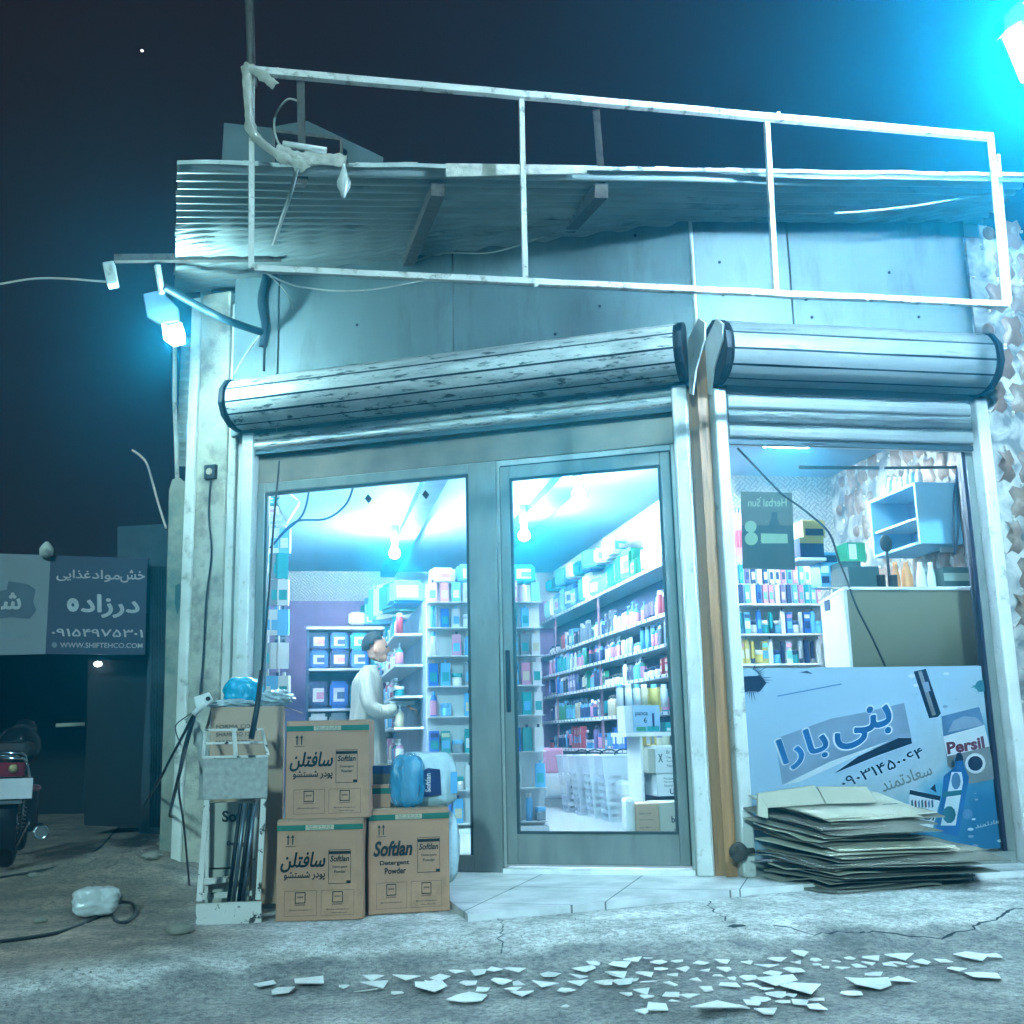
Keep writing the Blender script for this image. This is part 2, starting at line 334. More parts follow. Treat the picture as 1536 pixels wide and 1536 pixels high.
Lk.new(mp.outputs[0], br.inputs[0])
ch = N.new('ShaderNodeTexChecker'); ch.inputs['Scale'].default_value = 9; Lk.new(mp.outputs[0], ch.inputs[0])
mp2 = N.new('ShaderNodeMapping'); mp2.inputs['Rotation'].default_value = (0, 0, .75+1.571); Lk.new(cx.outputs[0], mp2.inputs[0])
br2 = N.new('ShaderNodeTexBrick'); br2.inputs['Scale'].default_value = 1; br2.inputs['Brick Width'].default_value = .09; br2.inputs['Row Height'].default_value = .03; br2.inputs['Mortar Size'].default_value = .006
Lk.new(mp2.outputs[0], br2.inputs[0])
mx = N.new('ShaderNodeMix'); Lk.new(ch.outputs[1], mx.inputs[0]); Lk.new(br.outputs[1], mx.inputs[2]); Lk.new(br2.outputs[1], mx.inputs[3])
inv = N.new('ShaderNodeMath'); inv.operation = 'SUBTRACT'; inv.inputs[0].default_value = 1; Lk.new(mx.outputs[0], inv.inputs[1])
bp = N.new('ShaderNodeBump'); bp.inputs['Strength'].default_value = 1; bp.inputs['Distance'].default_value = .012; Lk.new(inv.outputs[0], bp.inputs['Height']); Lk.new(bp.outputs[0], b.inputs['Normal'])
cr = N.new('ShaderNodeMapRange'); cr.inputs[3].default_value = 1; cr.inputs[4].default_value = .7; Lk.new(mx.outputs[0], cr.inputs[0])
mm = N.new('ShaderNodeMix'); mm.data_type = 'RGBA'; mm.blend_type = 'MULTIPLY'; mm.inputs[0].default_value = 1; mm.inputs[6].default_value = (.62, .64, .62, 1); Lk.new(cr.outputs[0], mm.inputs[7]); Lk.new(mm.outputs[2], b.inputs['Base Color'])
PURP = mat('lilac_wall', '#9f86b4', .8, 0, .08)
CEILM = mat('ceiling_panel', '#9db9d4', .7, 0, .08, 1.2)
shop = thing('shop_building', 'corner shop with chamfered front, pale metal cladding and brightly lit white interior', 'shop', (1.5, 8, 0))
bm = bmesh.new()
box(bm, FW, -.83, 3.3, 14.2, 14.35, 2.56, 3.0, 0)
box(bm, FW, 3.25, 3.38, 8.7, 14.35, 0, 3.0, 0); box(bm, FW, 3.25, 4.6, 8.6, 8.7, 0, 3.0, 0)
link('embossed_wall', bm, TEX, shop)
bm = bmesh.new(); box(bm, FW, -.83, 3.3, 14.18, 14.3, 0, 2.56); link('back_wall', bm, PURP, shop)
bm = bmesh.new(); box(bm, FW, -.80, -.72, 7.9, 14.3, 0, 4.1); link('side_wall', bm, WALLW, shop)
bm = bmesh.new(); poly(bm, [(-.86, 7.86), FL(3.6, -.12, 0)[:2], FL(.1, -.12, 0)[:2], (2.5, 6.3), (4.5, 6.3), (4.5, 8.65), (3.3, 8.65), (3.3, 14.3), (-.86, 14.3)], 2.95, 3.05); link('ceiling', bm, CEILM, shop)
# ceiling beam towards the back
bx = onZ(655, 714, 2.9).x
bm = bmesh.new(); box(bm, FW, bx-.09, bx+.09, 7.6, 14.1, 2.86, 2.95); link('ceiling_beam', bm, mat('blue_steel', '#5f86a8', .5, .2), shop)
bm = bmesh.new(); box(bm, FW, 2.05, 2.3, 7.2, 14.1, 2.87, 2.95); link('ceiling_beam', bm, MC['blue_steel'], shop)  # second beam, added in place of a light streak on the ceiling
# header behind the shutters
bm = bmesh.new(); box(bm, FL, .0, 3.40, -.12, -.03, 2.56, 4.12); box(bm, FR, 2.5, 4.5, -.12, -.03, 2.55, 4.12); link('header', bm, WALLW, shop)
U = V((2.37, 6.14, 0))
def FU(s, o, z): return U+dL*s+nL*o+V((0, 0, z))
bm = bmesh.new()
for a, c in ((0.0, 1.595), (1.605, 2.9), (2.91, 3.26)): box(bm, FU, a, c, -.05, .01, 2.9, 4.15)
for a, c in ((2.37, 3.02), (3.028, 4.3)): box(bm, FW, a, c, 6.125, 6.2, 2.9, 4.15)
link('cladding', bm, CLAD, shop, bev=.004)
bm = bmesh.new(); tube(bm, [(2.372, 6.128, 2.95), (2.372, 6.128, 4.08)], .012, 8); link('corner_trim', bm, mat('bright_trim', '#d9dedd', .4, .2), shop)
for p in [FU(s, .012, z) for s, z in ((.35, 3.95), (.9, 3.35), (1.3, 3.8), (2.3, 3.6), (.6, 3.5))]+[V((x, 6.122, z)) for x, z in ((2.55, 3.72), (2.56, 3.5), (3.12, 3.5), (3.15, 3.38), (3.72, 3.72), (3.9, 3.42))]:
    bm = bmesh.new(); ball(bm, p, .011, 8); link('screw', bm, DARK, shop)
# corner post
bm = bmesh.new()
poly(bm, [(2.42, 6.115), (2.345, 6.115), FL(.125, .03, 0)[:2], FL(.125, -.1, 0)[:2], (2.42, 6.3)], 0, 3.12)
poly(bm, [FL(.135, .02, 0)[:2], FL(.205, .02, 0)[:2], FL(.205, -.1, 0)[:2], FL(.135, -.1, 0)[:2]], 0, 3.12)
link('corner_post', bm, WOOD, shop, bev=.004)
# pillar at the left end
pil = thing('plaster_pillar', 'chipped grey plaster pillar left of the shop window under the floodlight', 'pillar', tuple(FL(3.5, 0, 0)))
bm = bmesh.new(); box(bm, FL, 3.42, 3.66, -.35, .06, -.05, 4.0)
link('shaft', bm, PLAST, pil, bev=.012)
bm = bmesh.new(); box(bm, FL, 3.66, 3.74, -.3, .075, -.05, 3.98); link('lit_edge_trim', bm, PLASTW, pil, bev=.015)  # corner strip in a paler colour, the lamp-lit edge painted in
bm = bmesh.new(); box(bm, FL, 3.36, 3.42, -.1, .04, 0, 3.9); box(bm, FL, 3.3, 3.352, -.1, .02, 0, 3.6); link('jamb', bm, PLASTW, pil, bev=.006)
bm = bmesh.new(); p = onL(316, 708, .075)
def FPo(u, v, w): return p-dL*u+nL*v+V((0, 0, w))
box(bm, FPo, -.045, .045, -.02, .015, -.05, .05); link('socket_box', bm, BLACK, pil, bev=.004)
bm = bmesh.new(); lathe(bm, [(.024, 0), (.024, .008), (.016, .01), (.016, .004)], p+nL*.016, 12, axis=nL); link('socket_face', bm, PALE, pil)
bm = bmesh.new(); tube(bm, curve([onL(316, 718, .08), onL(313, 770, .08), onL(317, 830, .08), onL(309, 900, .085), onL(305, 980, .08), onL(298, 1060, .09)]), .006, 6); tag(link('black_cable', bm, CABLE), 'thin black cord hanging down the pillar from its small socket', 'cord')
# ------------------------------------------------------------------ left front: window, door
wf = thing('window_wall', 'grey aluminium shop window frame with wide pane left of the glass door', 'shop window', tuple(FL(2.4, 0, 0)))
bm = bmesh.new()
box(bm, FL, .31, 3.2, -.06, .0, 2.56, 2.80)
link('transom', bm, ALUD, wf, bev=.004)
bm = bmesh.new()
box(bm, FL, 1.47, 1.66, -.07, .01, 0.0, 2.558); box(bm, FL, 3.14, 3.2, -.07, .01, 0, 2.558)
box(bm, FL, 1.66, 3.14, -.07, .01, 2.49, 2.558); box(bm, FL, 1.66, 3.14, -.07, .01, 0, .10)
link('frame', bm, ALU, wf, bev=.006)
bm = bmesh.new(); box(bm, FL, 1.655, 3.145, -.033, -.027, .095, 2.495); link('pane', bm, GLASS, wf)
GSK = mat('gasket_dark', '#25383a', .6)
bm = bmesh.new(); box(bm, FL, 1.66, 1.678, -.026, .004, .10, 2.49); box(bm, FL, 3.122, 3.14, -.026, .004, .10, 2.49); box(bm, FL, 1.678, 3.122, -.026, .004, 2.472, 2.49); link('gasket', bm, GSK, wf)
door = thing('glass_door', 'tall glass shop door in grey aluminium frame beside the wooden corner post', 'door', tuple(FL(.9, 0, 0)))
bm = bmesh.new()
box(bm, FL, .31, .335, -.05, .0, .03, 2.558); box(bm, FL, 1.445, 1.468, -.05, .0, .03, 2.558); box(bm, FL, .335, 1.445, -.05, .0, 2.52, 2.558)
link('door_frame', bm, mat('aluminium_light', '#b4bcba', .35, .35, .15, 9), door, bev=.004)
bm = bmesh.new()
box(bm, FL, .34, .40, -.04, .018, .05, 2.51); box(bm, FL, 1.375, 1.44, -.04, .018, .05, 2.51); box(bm, FL, .40, 1.375, -.04, .018, 2.43, 2.51); box(bm, FL, .40, 1.375, -.04, .018, .05, .225)
link('leaf_frame', bm, ALU, door, bev=.006)
bm = bmesh.new(); box(bm, FL, .40, 1.375, -.012, -.006, .22, 2.435); link('pane', bm, GLASS, door)
bm = bmesh.new(); box(bm, FL, .40, .416, -.005, .021, .225, 2.43); box(bm, FL, 1.359, 1.375, -.005, .021, .225, 2.43); box(bm, FL, .416, 1.359, -.005, .021, 2.414, 2.43); box(bm, FL, .416, 1.359, -.005, .021, .225, .241); link('gasket', bm, GSK, door)
bm = bmesh.new(); box(bm, FL, .336, .3395, -.04, .01, .05, 2.51); box(bm, FL, 1.4405, 1.4445, -.04, .01, .05, 2.51); box(bm, FL, .34, 1.44, -.04, .012, 2.5105, 2.5195); link('gap_seal', bm, GSK, door)
bm = bmesh.new(); box(bm, FL, 1.395, 1.42, .018, .045, .95, 1.33); link('door_handle', bm, DARK, door, bev=.006)
bm = bmesh.new(); box(bm, FL, .31, 1.46, -.08, .05, .0005, .028); link('threshold', bm, mat('threshold_metal', '#eceff0', .5, 0), door)
def shutter(name, Fn, a, b, zt, zlow, nsl, sm, label, e0, e1, hk=1):
    t = thing(name, label, 'roller shutter', tuple(Fn((a+b)/2, 0, 2.5)))
    prof = [(.02, zt+.03), (.13, zt+.05), (.25, zt), (.315, zt-.09), (.325, zt-.2), (.28, zt-.29), (.19, zt-.35), (.08, zt-.36)]
    prof = [(o, zt+(z-zt)*hk) for o, z in prof]
    n = len(prof)
    bm = bmesh.new()
    prism(bm, [Fn(a, o*.965, z*.997+.009) for o, z in prof], [Fn(b, o*.965, z*.997+.009) for o, z in prof], 0)
    link('roll_core', bm, DARK, t)
    for i in range(n-1):
        bm = bmesh.new(); (o0, z0), (o1, z1) = prof[i], prof[i+1]
        d = V((o1-o0, z1-z0, 0)); ln = d.length; d /= ln; nn = V((-d.y, d.x, 0));
        if nn.dot(V((o0-.13, z0-zt+.15, 0))) < 0: nn = -nn
        k = 9; N_ = 26; g = .006
        for q in range(N_):
            pass
        pr = []
        for j in range(k+1):
            u = g+(ln-2*g)*j/k; h = .006*math.sin(math.pi*j/k)+.002; pr.append((o0+d.x*u+nn.x*h, z0+d.y*u+nn.y*h))
        rows = []
        for q in range(N_+1):
            s = a+.02+(b-a-.04)*q/N_
            rows.append([bm.verts.new(Fn(s, o+.002*noise.noise(V((s*2, i, j*.4))), z+.003*noise.noise(V((s*1.6+i*7, i, 5))))) for j, (o, z) in enumerate(pr)])
        for q in range(N_):
            for j in range(k): bm.faces.new((rows[q][j], rows[q+1][j], rows[q+1][j+1], rows[q][j+1])).smooth = True
        link('rolled_slat', bm, sm, t)
    ztop = zt-.36*hk; sh = (ztop+.04-zlow)/nsl
    for i in range(nsl):
        bm = bmesh.new(); z1 = ztop+.04-i*sh; z0 = z1-sh+.006
        pr = [(.055, z0), (.066, z0+.012), (.07, (z0+z1)/2), (.066, z1-.018), (.055, z1)]
        prism(bm, [Fn(a+.06, o, z) for o, z in pr]+[Fn(a+.06, .045, z1), Fn(a+.06, .045, z0)], [Fn(b-.06, o, z) for o, z in pr]+[Fn(b-.06, .045, z1), Fn(b-.06, .045, z0)])
        link('hanging_slat', bm, sm, t, bev=.003)
    bm = bmesh.new(); box(bm, Fn, a+.06, b-.06, .03, .05, zlow-.035, zlow-.003); link('bottom_bar', bm, mat('bottom_bar_dark', '#2d4148', .5, .3), t)
    for s0, s1 in ((a-.035, a), (b, b+.035)):
        bm = bmesh.new(); prism(bm, [Fn(s0, .14+(o-.14)*1.06, zt-.15+(z-zt+.15)*1.06) for o, z in prof], [Fn(s1, .14+(o-.14)*1.06, zt-.15+(z-zt+.15)*1.06) for o, z in prof]); link('end_plate', bm, DARK, t, bev=.006)
    for (s0, s1) in (e0, e1):
        bm = bmesh.new(); box(bm, Fn, s0, s1, -.02, .085, -.0, ztop-.02)
        link('guide_rail', bm, RAILW, t, bev=.012)
    return t
shutter('roller_shutter', FL, .22, 3.30, 3.24, 2.79, 3, SHUT, 'long grimy roller shutter rolled up above the window and door', (.205, .30), (3.2, 3.29), .86)
shutter('roller_shutter', FR, 2.46, 4.22, 3.22, 2.55, 4, SHUT2, 'shorter cleaner roller shutter with four slats hanging over the poster window', (2.425, 2.505), (4.19, 4.275), .95)
# perforated brackets at the corner
for a, b_, c, lb in ((2.30, 2.33, -1, 'left'), (2.415, 2.435, 1, 'right')):
    bm = bmesh.new(); pts = [(.0, 2.84), (.05, 2.82), (.13, 2.96), (.29, 3.08), (.32, 3.18), (.22, 3.25), (.02, 3.18)]
    prism(bm, [FR(a, o, z) for o, z in pts], [FR(a+.012, o, z) for o, z in pts])
    tag(link('shutter_bracket', bm, RAILW, bev=.003), 'angled steel bracket on the corner post, at the end of the %s shutter' % ('long' if c < 0 else 'short'), 'bracket', 'shutter brackets')
bm = bmesh.new(); p = onY(1108, 1278, 6.03); lathe(bm, [(.05, -.02), (.055, .0), (.04, .04), (.012, .05)], p, 14, axis=(0, -1, 0)); tube(bm, [p+V((0, 0, 0)), p+V((.09, .0, .0))], .02, 8)
tag(link('shutter_lock', bm, RUST), 'rusty round shutter lock at the foot of the wooden corner post', 'lock')
# ------------------------------------------------------------------ right window
rw = thing('poster_window', 'wide shop window right of the wooden corner post with advertising poster below', 'shop window', (3.35, 6.13, 0))
bm = bmesh.new()
box(bm, FR, 2.51, 4.185, -.07, 0, 0, .07); box(bm, FR, 4.13, 4.185, -.07, 0, .07, 2.52); box(bm, FR, 2.51, 2.53, -.07, 0, .07, 2.52)
link('frame', bm, ALU, rw, bev=.005)
bm = bmesh.new(); box(bm, FR, 4.105, 4.128, -.06, -.002, .07, 2.52); link('rubber_seal', bm, mat('navy_seal', '#161c33', .5), rw)
bm = bmesh.new(); box(bm, FR, 2.53, 4.105, -.036, -.03, .07, 2.55); link('pane', bm, GLASS, rw)
# ------------------------------------------------------------------ helpers that unproject onto real vertical planes
def plate(bm, pts, Y, t, m=0):
    A = [onY(x, y, Y) for x, y in pts]; prism(bm, A, [a+V((0, t, 0)) for a in A], m)
def pq(pts, Y): return [onY(x, y, Y) for x, y in pts]
def flat(bm, pts, Y, m=0):
    bm.faces.new([bm.verts.new(onY(x, y, Y)) for x, y in pts]).material_index = m
def pxbox(bm, x0, y0, x1, y1, Y, d, m=0, shrink=0):
    ym = (y0+y1)/2; xm = (x0+x1)/2
    a = onY(x0, ym, Y).x; b_ = onY(x1, ym, Y).x; zt = onY(xm, y0, Y).z; zb = onY(xm, y1, Y).z
    box(bm, FW, a+shrink, b_-shrink, Y, Y+d, zb, zt, m); return a, b_, zb, zt
# ------------------------------------------------------------------ advertising poster
def cc(x, y): return (1080+x/3.368, 980+y/3.368)
PY = 6.1575
pos = thing('advertising_poster', 'blue and white advertising poster with Persian lettering and phone number on lower window', 'poster', (3.3, PY, .6))
PB = bpy.data.materials.new('poster_print'); PB.use_nodes = True; nt = PB.node_tree; N = nt.nodes; Lk = nt.links; b = N['Principled BSDF']; b.inputs['Roughness'].default_value = .35
tc = N.new('ShaderNodeTexCoord'); sx = N.new('ShaderNodeSeparateXYZ'); Lk.new(tc.outputs['Object'], sx.inputs[0])
n = N.new('ShaderNodeTexNoise'); n.inputs['Scale'].default_value = 2.4; n.inputs['Detail'].default_value = 7; Lk.new(tc.outputs['Object'], n.inputs[0])
a1 = N.new('ShaderNodeMath'); a1.operation = 'MULTIPLY_ADD'; a1.inputs[1].default_value = .55; Lk.new(sx.outputs[0], a1.inputs[0])
a0 = N.new('ShaderNodeMath'); a0.operation = 'MULTIPLY_ADD'; a0.inputs[1].default_value = -.75; a0.inputs[2].default_value = 0; Lk.new(sx.outputs[2], a0.inputs[0]); Lk.new(a0.outputs[0], a1.inputs[2])
a2 = N.new('ShaderNodeMath'); a2.operation = 'MULTIPLY_ADD'; a2.inputs[1].default_value = .5; Lk.new(n.outputs[0], a2.inputs[0]); Lk.new(a1.outputs[0], a2.inputs[2])
cr = N.new('ShaderNodeValToRGB'); Lk.new(a2.outputs[0], cr.inputs[0])
e = cr.color_ramp; e.elements[0].position = .18; e.elements[0].color = (.25, .38, .50, 1); e.elements[1].position = .85; e.elements[1].color = (.015, .11, .22, 1)
q = e.elements.new(.5); q.color = (.27, .36, .42, 1); q = e.elements.new(.64); q.color = (.06, .24, .37, 1)
Lk.new(cr.outputs[0], b.inputs['Base Color'])
bm = bmesh.new(); box(bm, FW, 2.532, 4.10, PY, PY+.0022, .085, 1.165); link('sheet', bm, PB, pos)
LY = [PY-.0015*k for k in range(1, 8)]
PCOL = [mat('ink_lilac', '#71849b', .4, var=.12), mat('ink_navy', '#12233c', .4, var=.1), mat('ink_blue', '#1f5c92', .4, var=.2), mat('ink_maroon', '#5b2436', .4, var=.1), mat('ink_white', '#a9b6bd', .4, var=.06), mat('ink_grey', '#6e7577', .4, var=.35, scale=5), mat('ink_teal', '#235f6e', .4, var=.4, scale=8), mat('ink_steel', '#4c6f92', .4, var=.2)]
def pdec(name, shapes, layer):
    bm = bmesh.new()
    for k_, (pts, m) in enumerate(shapes): flat(bm, [cc(*p) for p in pts], LY[layer]-.00004*k_, m)
    return link(name, bm, PCOL, pos)
def circ(x, y, r, n=14, k=1): return [(x+r*math.cos(a*2*math.pi/n), y+k*r*math.sin(a*2*math.pi/n)) for a in range(n)]
pdec('printed_banner_shape', [([(278, 432), (560, 330), (720, 300), (930, 250), (968, 430), (640, 520), (315, 665)], 0)], 0)
pdec('printed_wedge', [([(578, 606), (700, 520), (900, 428), (965, 428), (970, 455), (800, 515)], 1), ([(310, 668), (560, 545), (860, 440), (600, 560), (400, 650)], 4)], 1)
pdec('printed_line', [([(290, 214), (615, 152), (615, 157), (290, 219)], 2)], 1)
def ptext(body, TL, TR, BR, BL, m, layer, bold=.03, nm='printed_lettering'):
    bm = bmesh.new(); Q = [onY(*cc(*p), LY[layer]) for p in (TL, TR, BR, BL)]; textq(bm, body, *Q, m=0, bold=bold); return link(nm, bm, PCOL[m], pos)
ptext(fa('بارا'), (282, 440), (520, 350), (560, 520), (330, 600), 4, 2, .085)
ptext(fa('بنی'), (550, 345), (850, 235), (880, 400), (600, 500), 4, 2, .085)
ptext(fa('بارا'), (286, 443), (520, 355), (556, 520), (334, 596), 2, 3, .045)
ptext(fa('بنی'), (554, 348), (848, 240), (876, 400), (604, 496), 2, 3, .045)
ptext('۰۹۰۳۱۴۵۰۰۶۴', (605, 635), (1015, 475), (1032, 522), (625, 682), 1, 2, .015)
ptext(fa('سعادتمند'), (808, 640), (1055, 555), (1074, 612), (825, 702), 5, 2, .02)
pdec('printed_tube', [([(978, 92), (1040, 78), (1116, 304), (1100, 322), (1056, 328)], 1), ([(1000, 92), (1018, 88), (1092, 310), (1072, 316)], 5)], 1)
pdec('printed_card', [([(1118, 318), (1310, 270), (1400, 632), (1262, 660), (1150, 570)], 5), ([(1118, 318), (1310, 270), (1336, 362), (1128, 420)], 7), ([(1128, 420), (1336, 362), (1362, 470), (1148, 520)], 4), (circ(1290, 556, 52), 4)], 1)
pdec('printed_washer_door', [(circ(1290, 556, 38), 1)], 3)
ptext('Persil', (1143, 450), (1330, 418), (1340, 478), (1150, 512), 3, 3, .04)
pdec('printed_bottle', [([(1185, 525), (1225, 520), (1235, 570), (1258, 625), (1245, 700), (1205, 925), (1085, 900), (1120, 720), (1130, 620), (1190, 572)], 2), ([(1170, 600), (1220, 600), (1228, 650), (1190, 870), (1115, 870), (1150, 700)], 4)], 2)
pdec('printed_bottle_mark', [(circ(1192, 645, 24, 10, 1.8), 7)], 3); pdec('printed_bottle_mark', [(circ(1158, 815, 34, 10, 1.3), 6)], 3)
pdec('printed_packet', [([(960, 690), (1116, 722), (1076, 882), (948, 852)], 4), ([(960, 690), (1116, 722), (1110, 745), (956, 712)], 1)], 1)
ptext(fa('اکتیو'), (968, 790), (1090, 800), (1074, 858), (958, 838), 1, 3, .04)
pdec('printed_glow', [([(1150, 400), (1180, 340), (1230, 318), (1290, 322), (1336, 362)], 0)], 3)
pdec('printed_fabric', [([(1160, 560), (1180, 530), (1262, 656), (1200, 640)], 6)], 1)
pdec('printed_cap', [([(1188, 545), (1230, 540), (1226, 520), (1215, 500), (1196, 505)], 1)], 3)
pdec('printed_ring', [(circ(1250, 812, 26, 14), 7)], 1); pdec('printed_stripe', [([(1128, 700), (1222, 690), (1218, 715), (1124, 728)], 6)], 3)
for k_ in range(7):
    x_ = 965+k_*17; pdec('printed_spark', [([(x_, 745+4*(k_ % 3)), (x_+9, 738), (x_+12, 775), (x_+3, 782)], (6, 3, 7)[k_ % 3])], 3)
pdec('printed_tube_label', [([(1022, 150), (1052, 142), (1064, 190), (1036, 198)], 0)], 3)
pdec('printed_swirl', [([(400, 96), (440, 88), (470, 104), (430, 100)], 1)], 1)
pdec('printed_triangle', [([(1062, 684), (1086, 660), (1094, 704)], 1)], 1)
sh = []
for k in range(26):
    a = random.uniform(0, 6.28); r = random.uniform(20, 62); sh.append(([(1320+8*math.cos(a+1.5), 165+8*math.sin(a+1.5)), (1320+r*math.cos(a), 165+.8*r*math.sin(a)), (1320+8*math.cos(a-1.5), 165+8*math.sin(a-1.5))], 6))
sh.append((circ(1320, 165, 30), 6)); pdec('printed_flower', sh, 1)
sh = [([(100, 118), (205, 112), (235, 150), (200, 195), (150, 190), (102, 205)], 1)]
for k in range(22):
    a = -1.2+k*.14; r = random.uniform(75, 125); w = .075; cx_, cy_ = 150, 130
    sh.append(([(cx_+50*math.cos(a-w), cy_+50*math.sin(a-w)), (cx_+r*math.cos(a), cy_+r*math.sin(a)), (cx_+50*math.cos(a+w), cy_+50*math.sin(a+w))], 1))
pdec('splash_reflection', sh, 1)  # dark reflection painted as a flat splash shape on the poster
sh = []
for k in range(16):
    x = random.choice([random.uniform(960, 1330), random.uniform(1240, 1420)]); y = random.uniform(90, 380) if x < 1240 else random.uniform(680, 1000); r = random.uniform(5, 20)
    pdec('printed_droplet', [(circ(x, y, r, 8, .5), 4 if k % 2 else 0)], 0)
ptext(fa('سعادتمند'), (1290, 860), (1440, 830), (1440, 850), (1290, 885), 4, 2, .02, 'printed_small_lettering')
# mirrored shade poster stuck inside the glass
HB = 6.19
hp = thing('sun_care_poster', 'dark olive poster seen from behind, stuck inside upper left of right window', 'poster', tuple(onY(1150, 800, HB)))
OL = [mat('poster_olive', '#4b5047', .7, var=.1), mat('poster_olive_dark', '#1d3a3c', .7, var=.15), mat('poster_olive_pale', '#7d9478', .7, var=.1)]
bm = bmesh.new(); plate(bm, [(1111, 737), (1188, 739), (1193, 855), (1114, 853)], HB, .002, 0); link('sheet', bm, OL[0], hp)
bm = bmesh.new(); flat(bm, [(1112, 788), (1190, 788), (1193, 854), (1114, 852)], HB-.0015, 0); flat(bm, circ(1126, 790, 9), HB-.003, 1); flat(bm, circ(1127, 808, 10), HB-.003, 1)
flat(bm, [(1141, 800), (1181, 801), (1182, 815), (1142, 815)], HB-.003, 1); flat(bm, [(1153, 788), (1157, 778), (1157, 768), (1166, 768), (1166, 778), (1171, 788)], HB-.0015, 0)
textq(bm, 'Herbal Sun', *pq([(1122, 748), (1180, 747), (1180, 760), (1122, 760)], HB-.003), m=1, bold=.01, mirror=True)
textq(bm, 'Lafarrerr', *pq([(1140, 825), (1168, 825), (1168, 835), (1140, 835)], HB-.003), m=1, bold=.01, mirror=True) if False else None
link('print', bm, [OL[1], OL[2]], hp)
# ------------------------------------------------------------------ right neighbour wall with relief stone
ST = bpy.data.materials.new('relief_stone'); ST.use_nodes = True; nt = ST.node_tree; N = nt.nodes; Lk = nt.links; b = N['Principled BSDF']; b.inputs['Roughness'].default_value = .45
tc = N.new('ShaderNodeTexCoord'); n = N.new('ShaderNodeTexNoise'); n.inputs['Scale'].default_value = 5; n.inputs['Detail'].default_value = 10; n.inputs['Distortion'].default_value = 1.2; Lk.new(tc.outputs['Object'], n.inputs[0])
cr = N.new('ShaderNodeValToRGB'); Lk.new(n.outputs[0], cr.inputs[0]); e = cr.color_ramp; e.elements[0].position = .38; e.elements[0].color = (.12, .13, .13, 1); e.elements[1].position = .62; e.elements[1].color = (.46, .46, .44, 1); q = e.elements.new(.5); q.color = (.3, .31, .31, 1)
Lk.new(cr.outputs[0], b.inputs['Base Color']); bp = N.new('ShaderNodeBump'); bp.inputs['Strength'].default_value = .6; bp.inputs['Distance'].default_value = .01; Lk.new(n.outputs[0], bp.inputs['Height']); Lk.new(bp.outputs[0], b.inputs['Normal'])
TILEB = mat('relief_tile_brown', '#7d6557', .4, 0, .3, 9, .15, 30, dirt='#a39c94', damt=.4, dscale=5)
KNOB = mat('relief_stud', '#c9c6bf', .3)
rnd = random.Random(3)
def relief(name, Fn, u0, u1, z0, z1, parent=None):
    bm = bmesh.new(); W, H = .155, .235; rw_ = 0; z = z0
    while z < z1:
        u = u0+(W*.55 if rw_ % 2 else 0)
        while u < u1:
            if u+W < u1+.05:
                k = rnd.random(); cu, cz = u+W/2, z+H/2
                sh = [(-.5, .30), (-.28, .46), (.1, .40), (.34, .5), (.5, .22), (.34, .0), (.5, -.26), (.2, -.46), (-.1, -.36), (-.4, -.48), (-.5, -.2), (-.3, .02)] if k < .75 else [(.3*math.cos(t*.524), .22*math.sin(t*.524)) for t in range(12)]
                if k < .87:
                    o_ = []; i_ = []; t_ = []
                    for (a, c) in sh:
                        if cu+a*W < u0+.005 or cu+a*W > u1-.005: a = 0
                        o_.append(bm.verts.new(Fn(cu+a*W*.98, .001, cz+c*H*.98))); i_.append(bm.verts.new(Fn(cu+a*W*.84, .016, cz+c*H*.84))); t_.append(bm.verts.new(Fn(cu+a*W*.35, .03, cz+c*H*.35)))
                    n_ = len(sh)
                    for A, B in ((o_, i_), (i_, t_)):
                        for j in range(n_): f = bm.faces.new((A[j], A[(j+1) % n_], B[(j+1) % n_], B[j])); f.material_index = 0; f.smooth = True
                    bm.faces.new(t_)
                for a, c in ((-.46, -.42), (.1, .48), (.44, .1)):
                    if rnd.random() < .7 and u0 < cu+a*W < u1: ball(bm, Fn(cu+a*W, .012, cz+c*H), .011, 8, 1)
            u += W*1.12
        z += H*.98; rw_ += 1
    return link(name, bm, [TILEB, KNOB], parent)
nb = thing('stone_wall', 'neighbouring wall of grey marbled relief stone with brown lobed tiles, right edge', 'wall', (4.9, 6.1, 0))
bm = bmesh.new(); box(bm, FW, 4.285, 6.2, 6.10, 6.35, -.1, 4.0); box(bm, FW, 4.1, 4.3, 6.02, 6.124, 2.96, 4.0) if False else None
link('wall', bm, ST, nb)
relief('relief_tiles', lambda u, o, z: V((u, 6.10-o, z)), 4.3, 5.6, 0.0, 3.98, nb)
# interior mosaic side wall
mw = thing('tiled_side_wall', 'interior side wall of relief stone with brown lobed tiles behind right window', 'wall', (4.5, 7.5, 0))
bm = bmesh.new(); box(bm, FW, 4.47, 4.6, 6.36, 8.6, 0, 2.95); link('wall', bm, ST, mw)
relief('relief_tiles', lambda u, o, z: V((4.47-o, u, z)), 6.4, 8.58, .9, 2.93, mw)
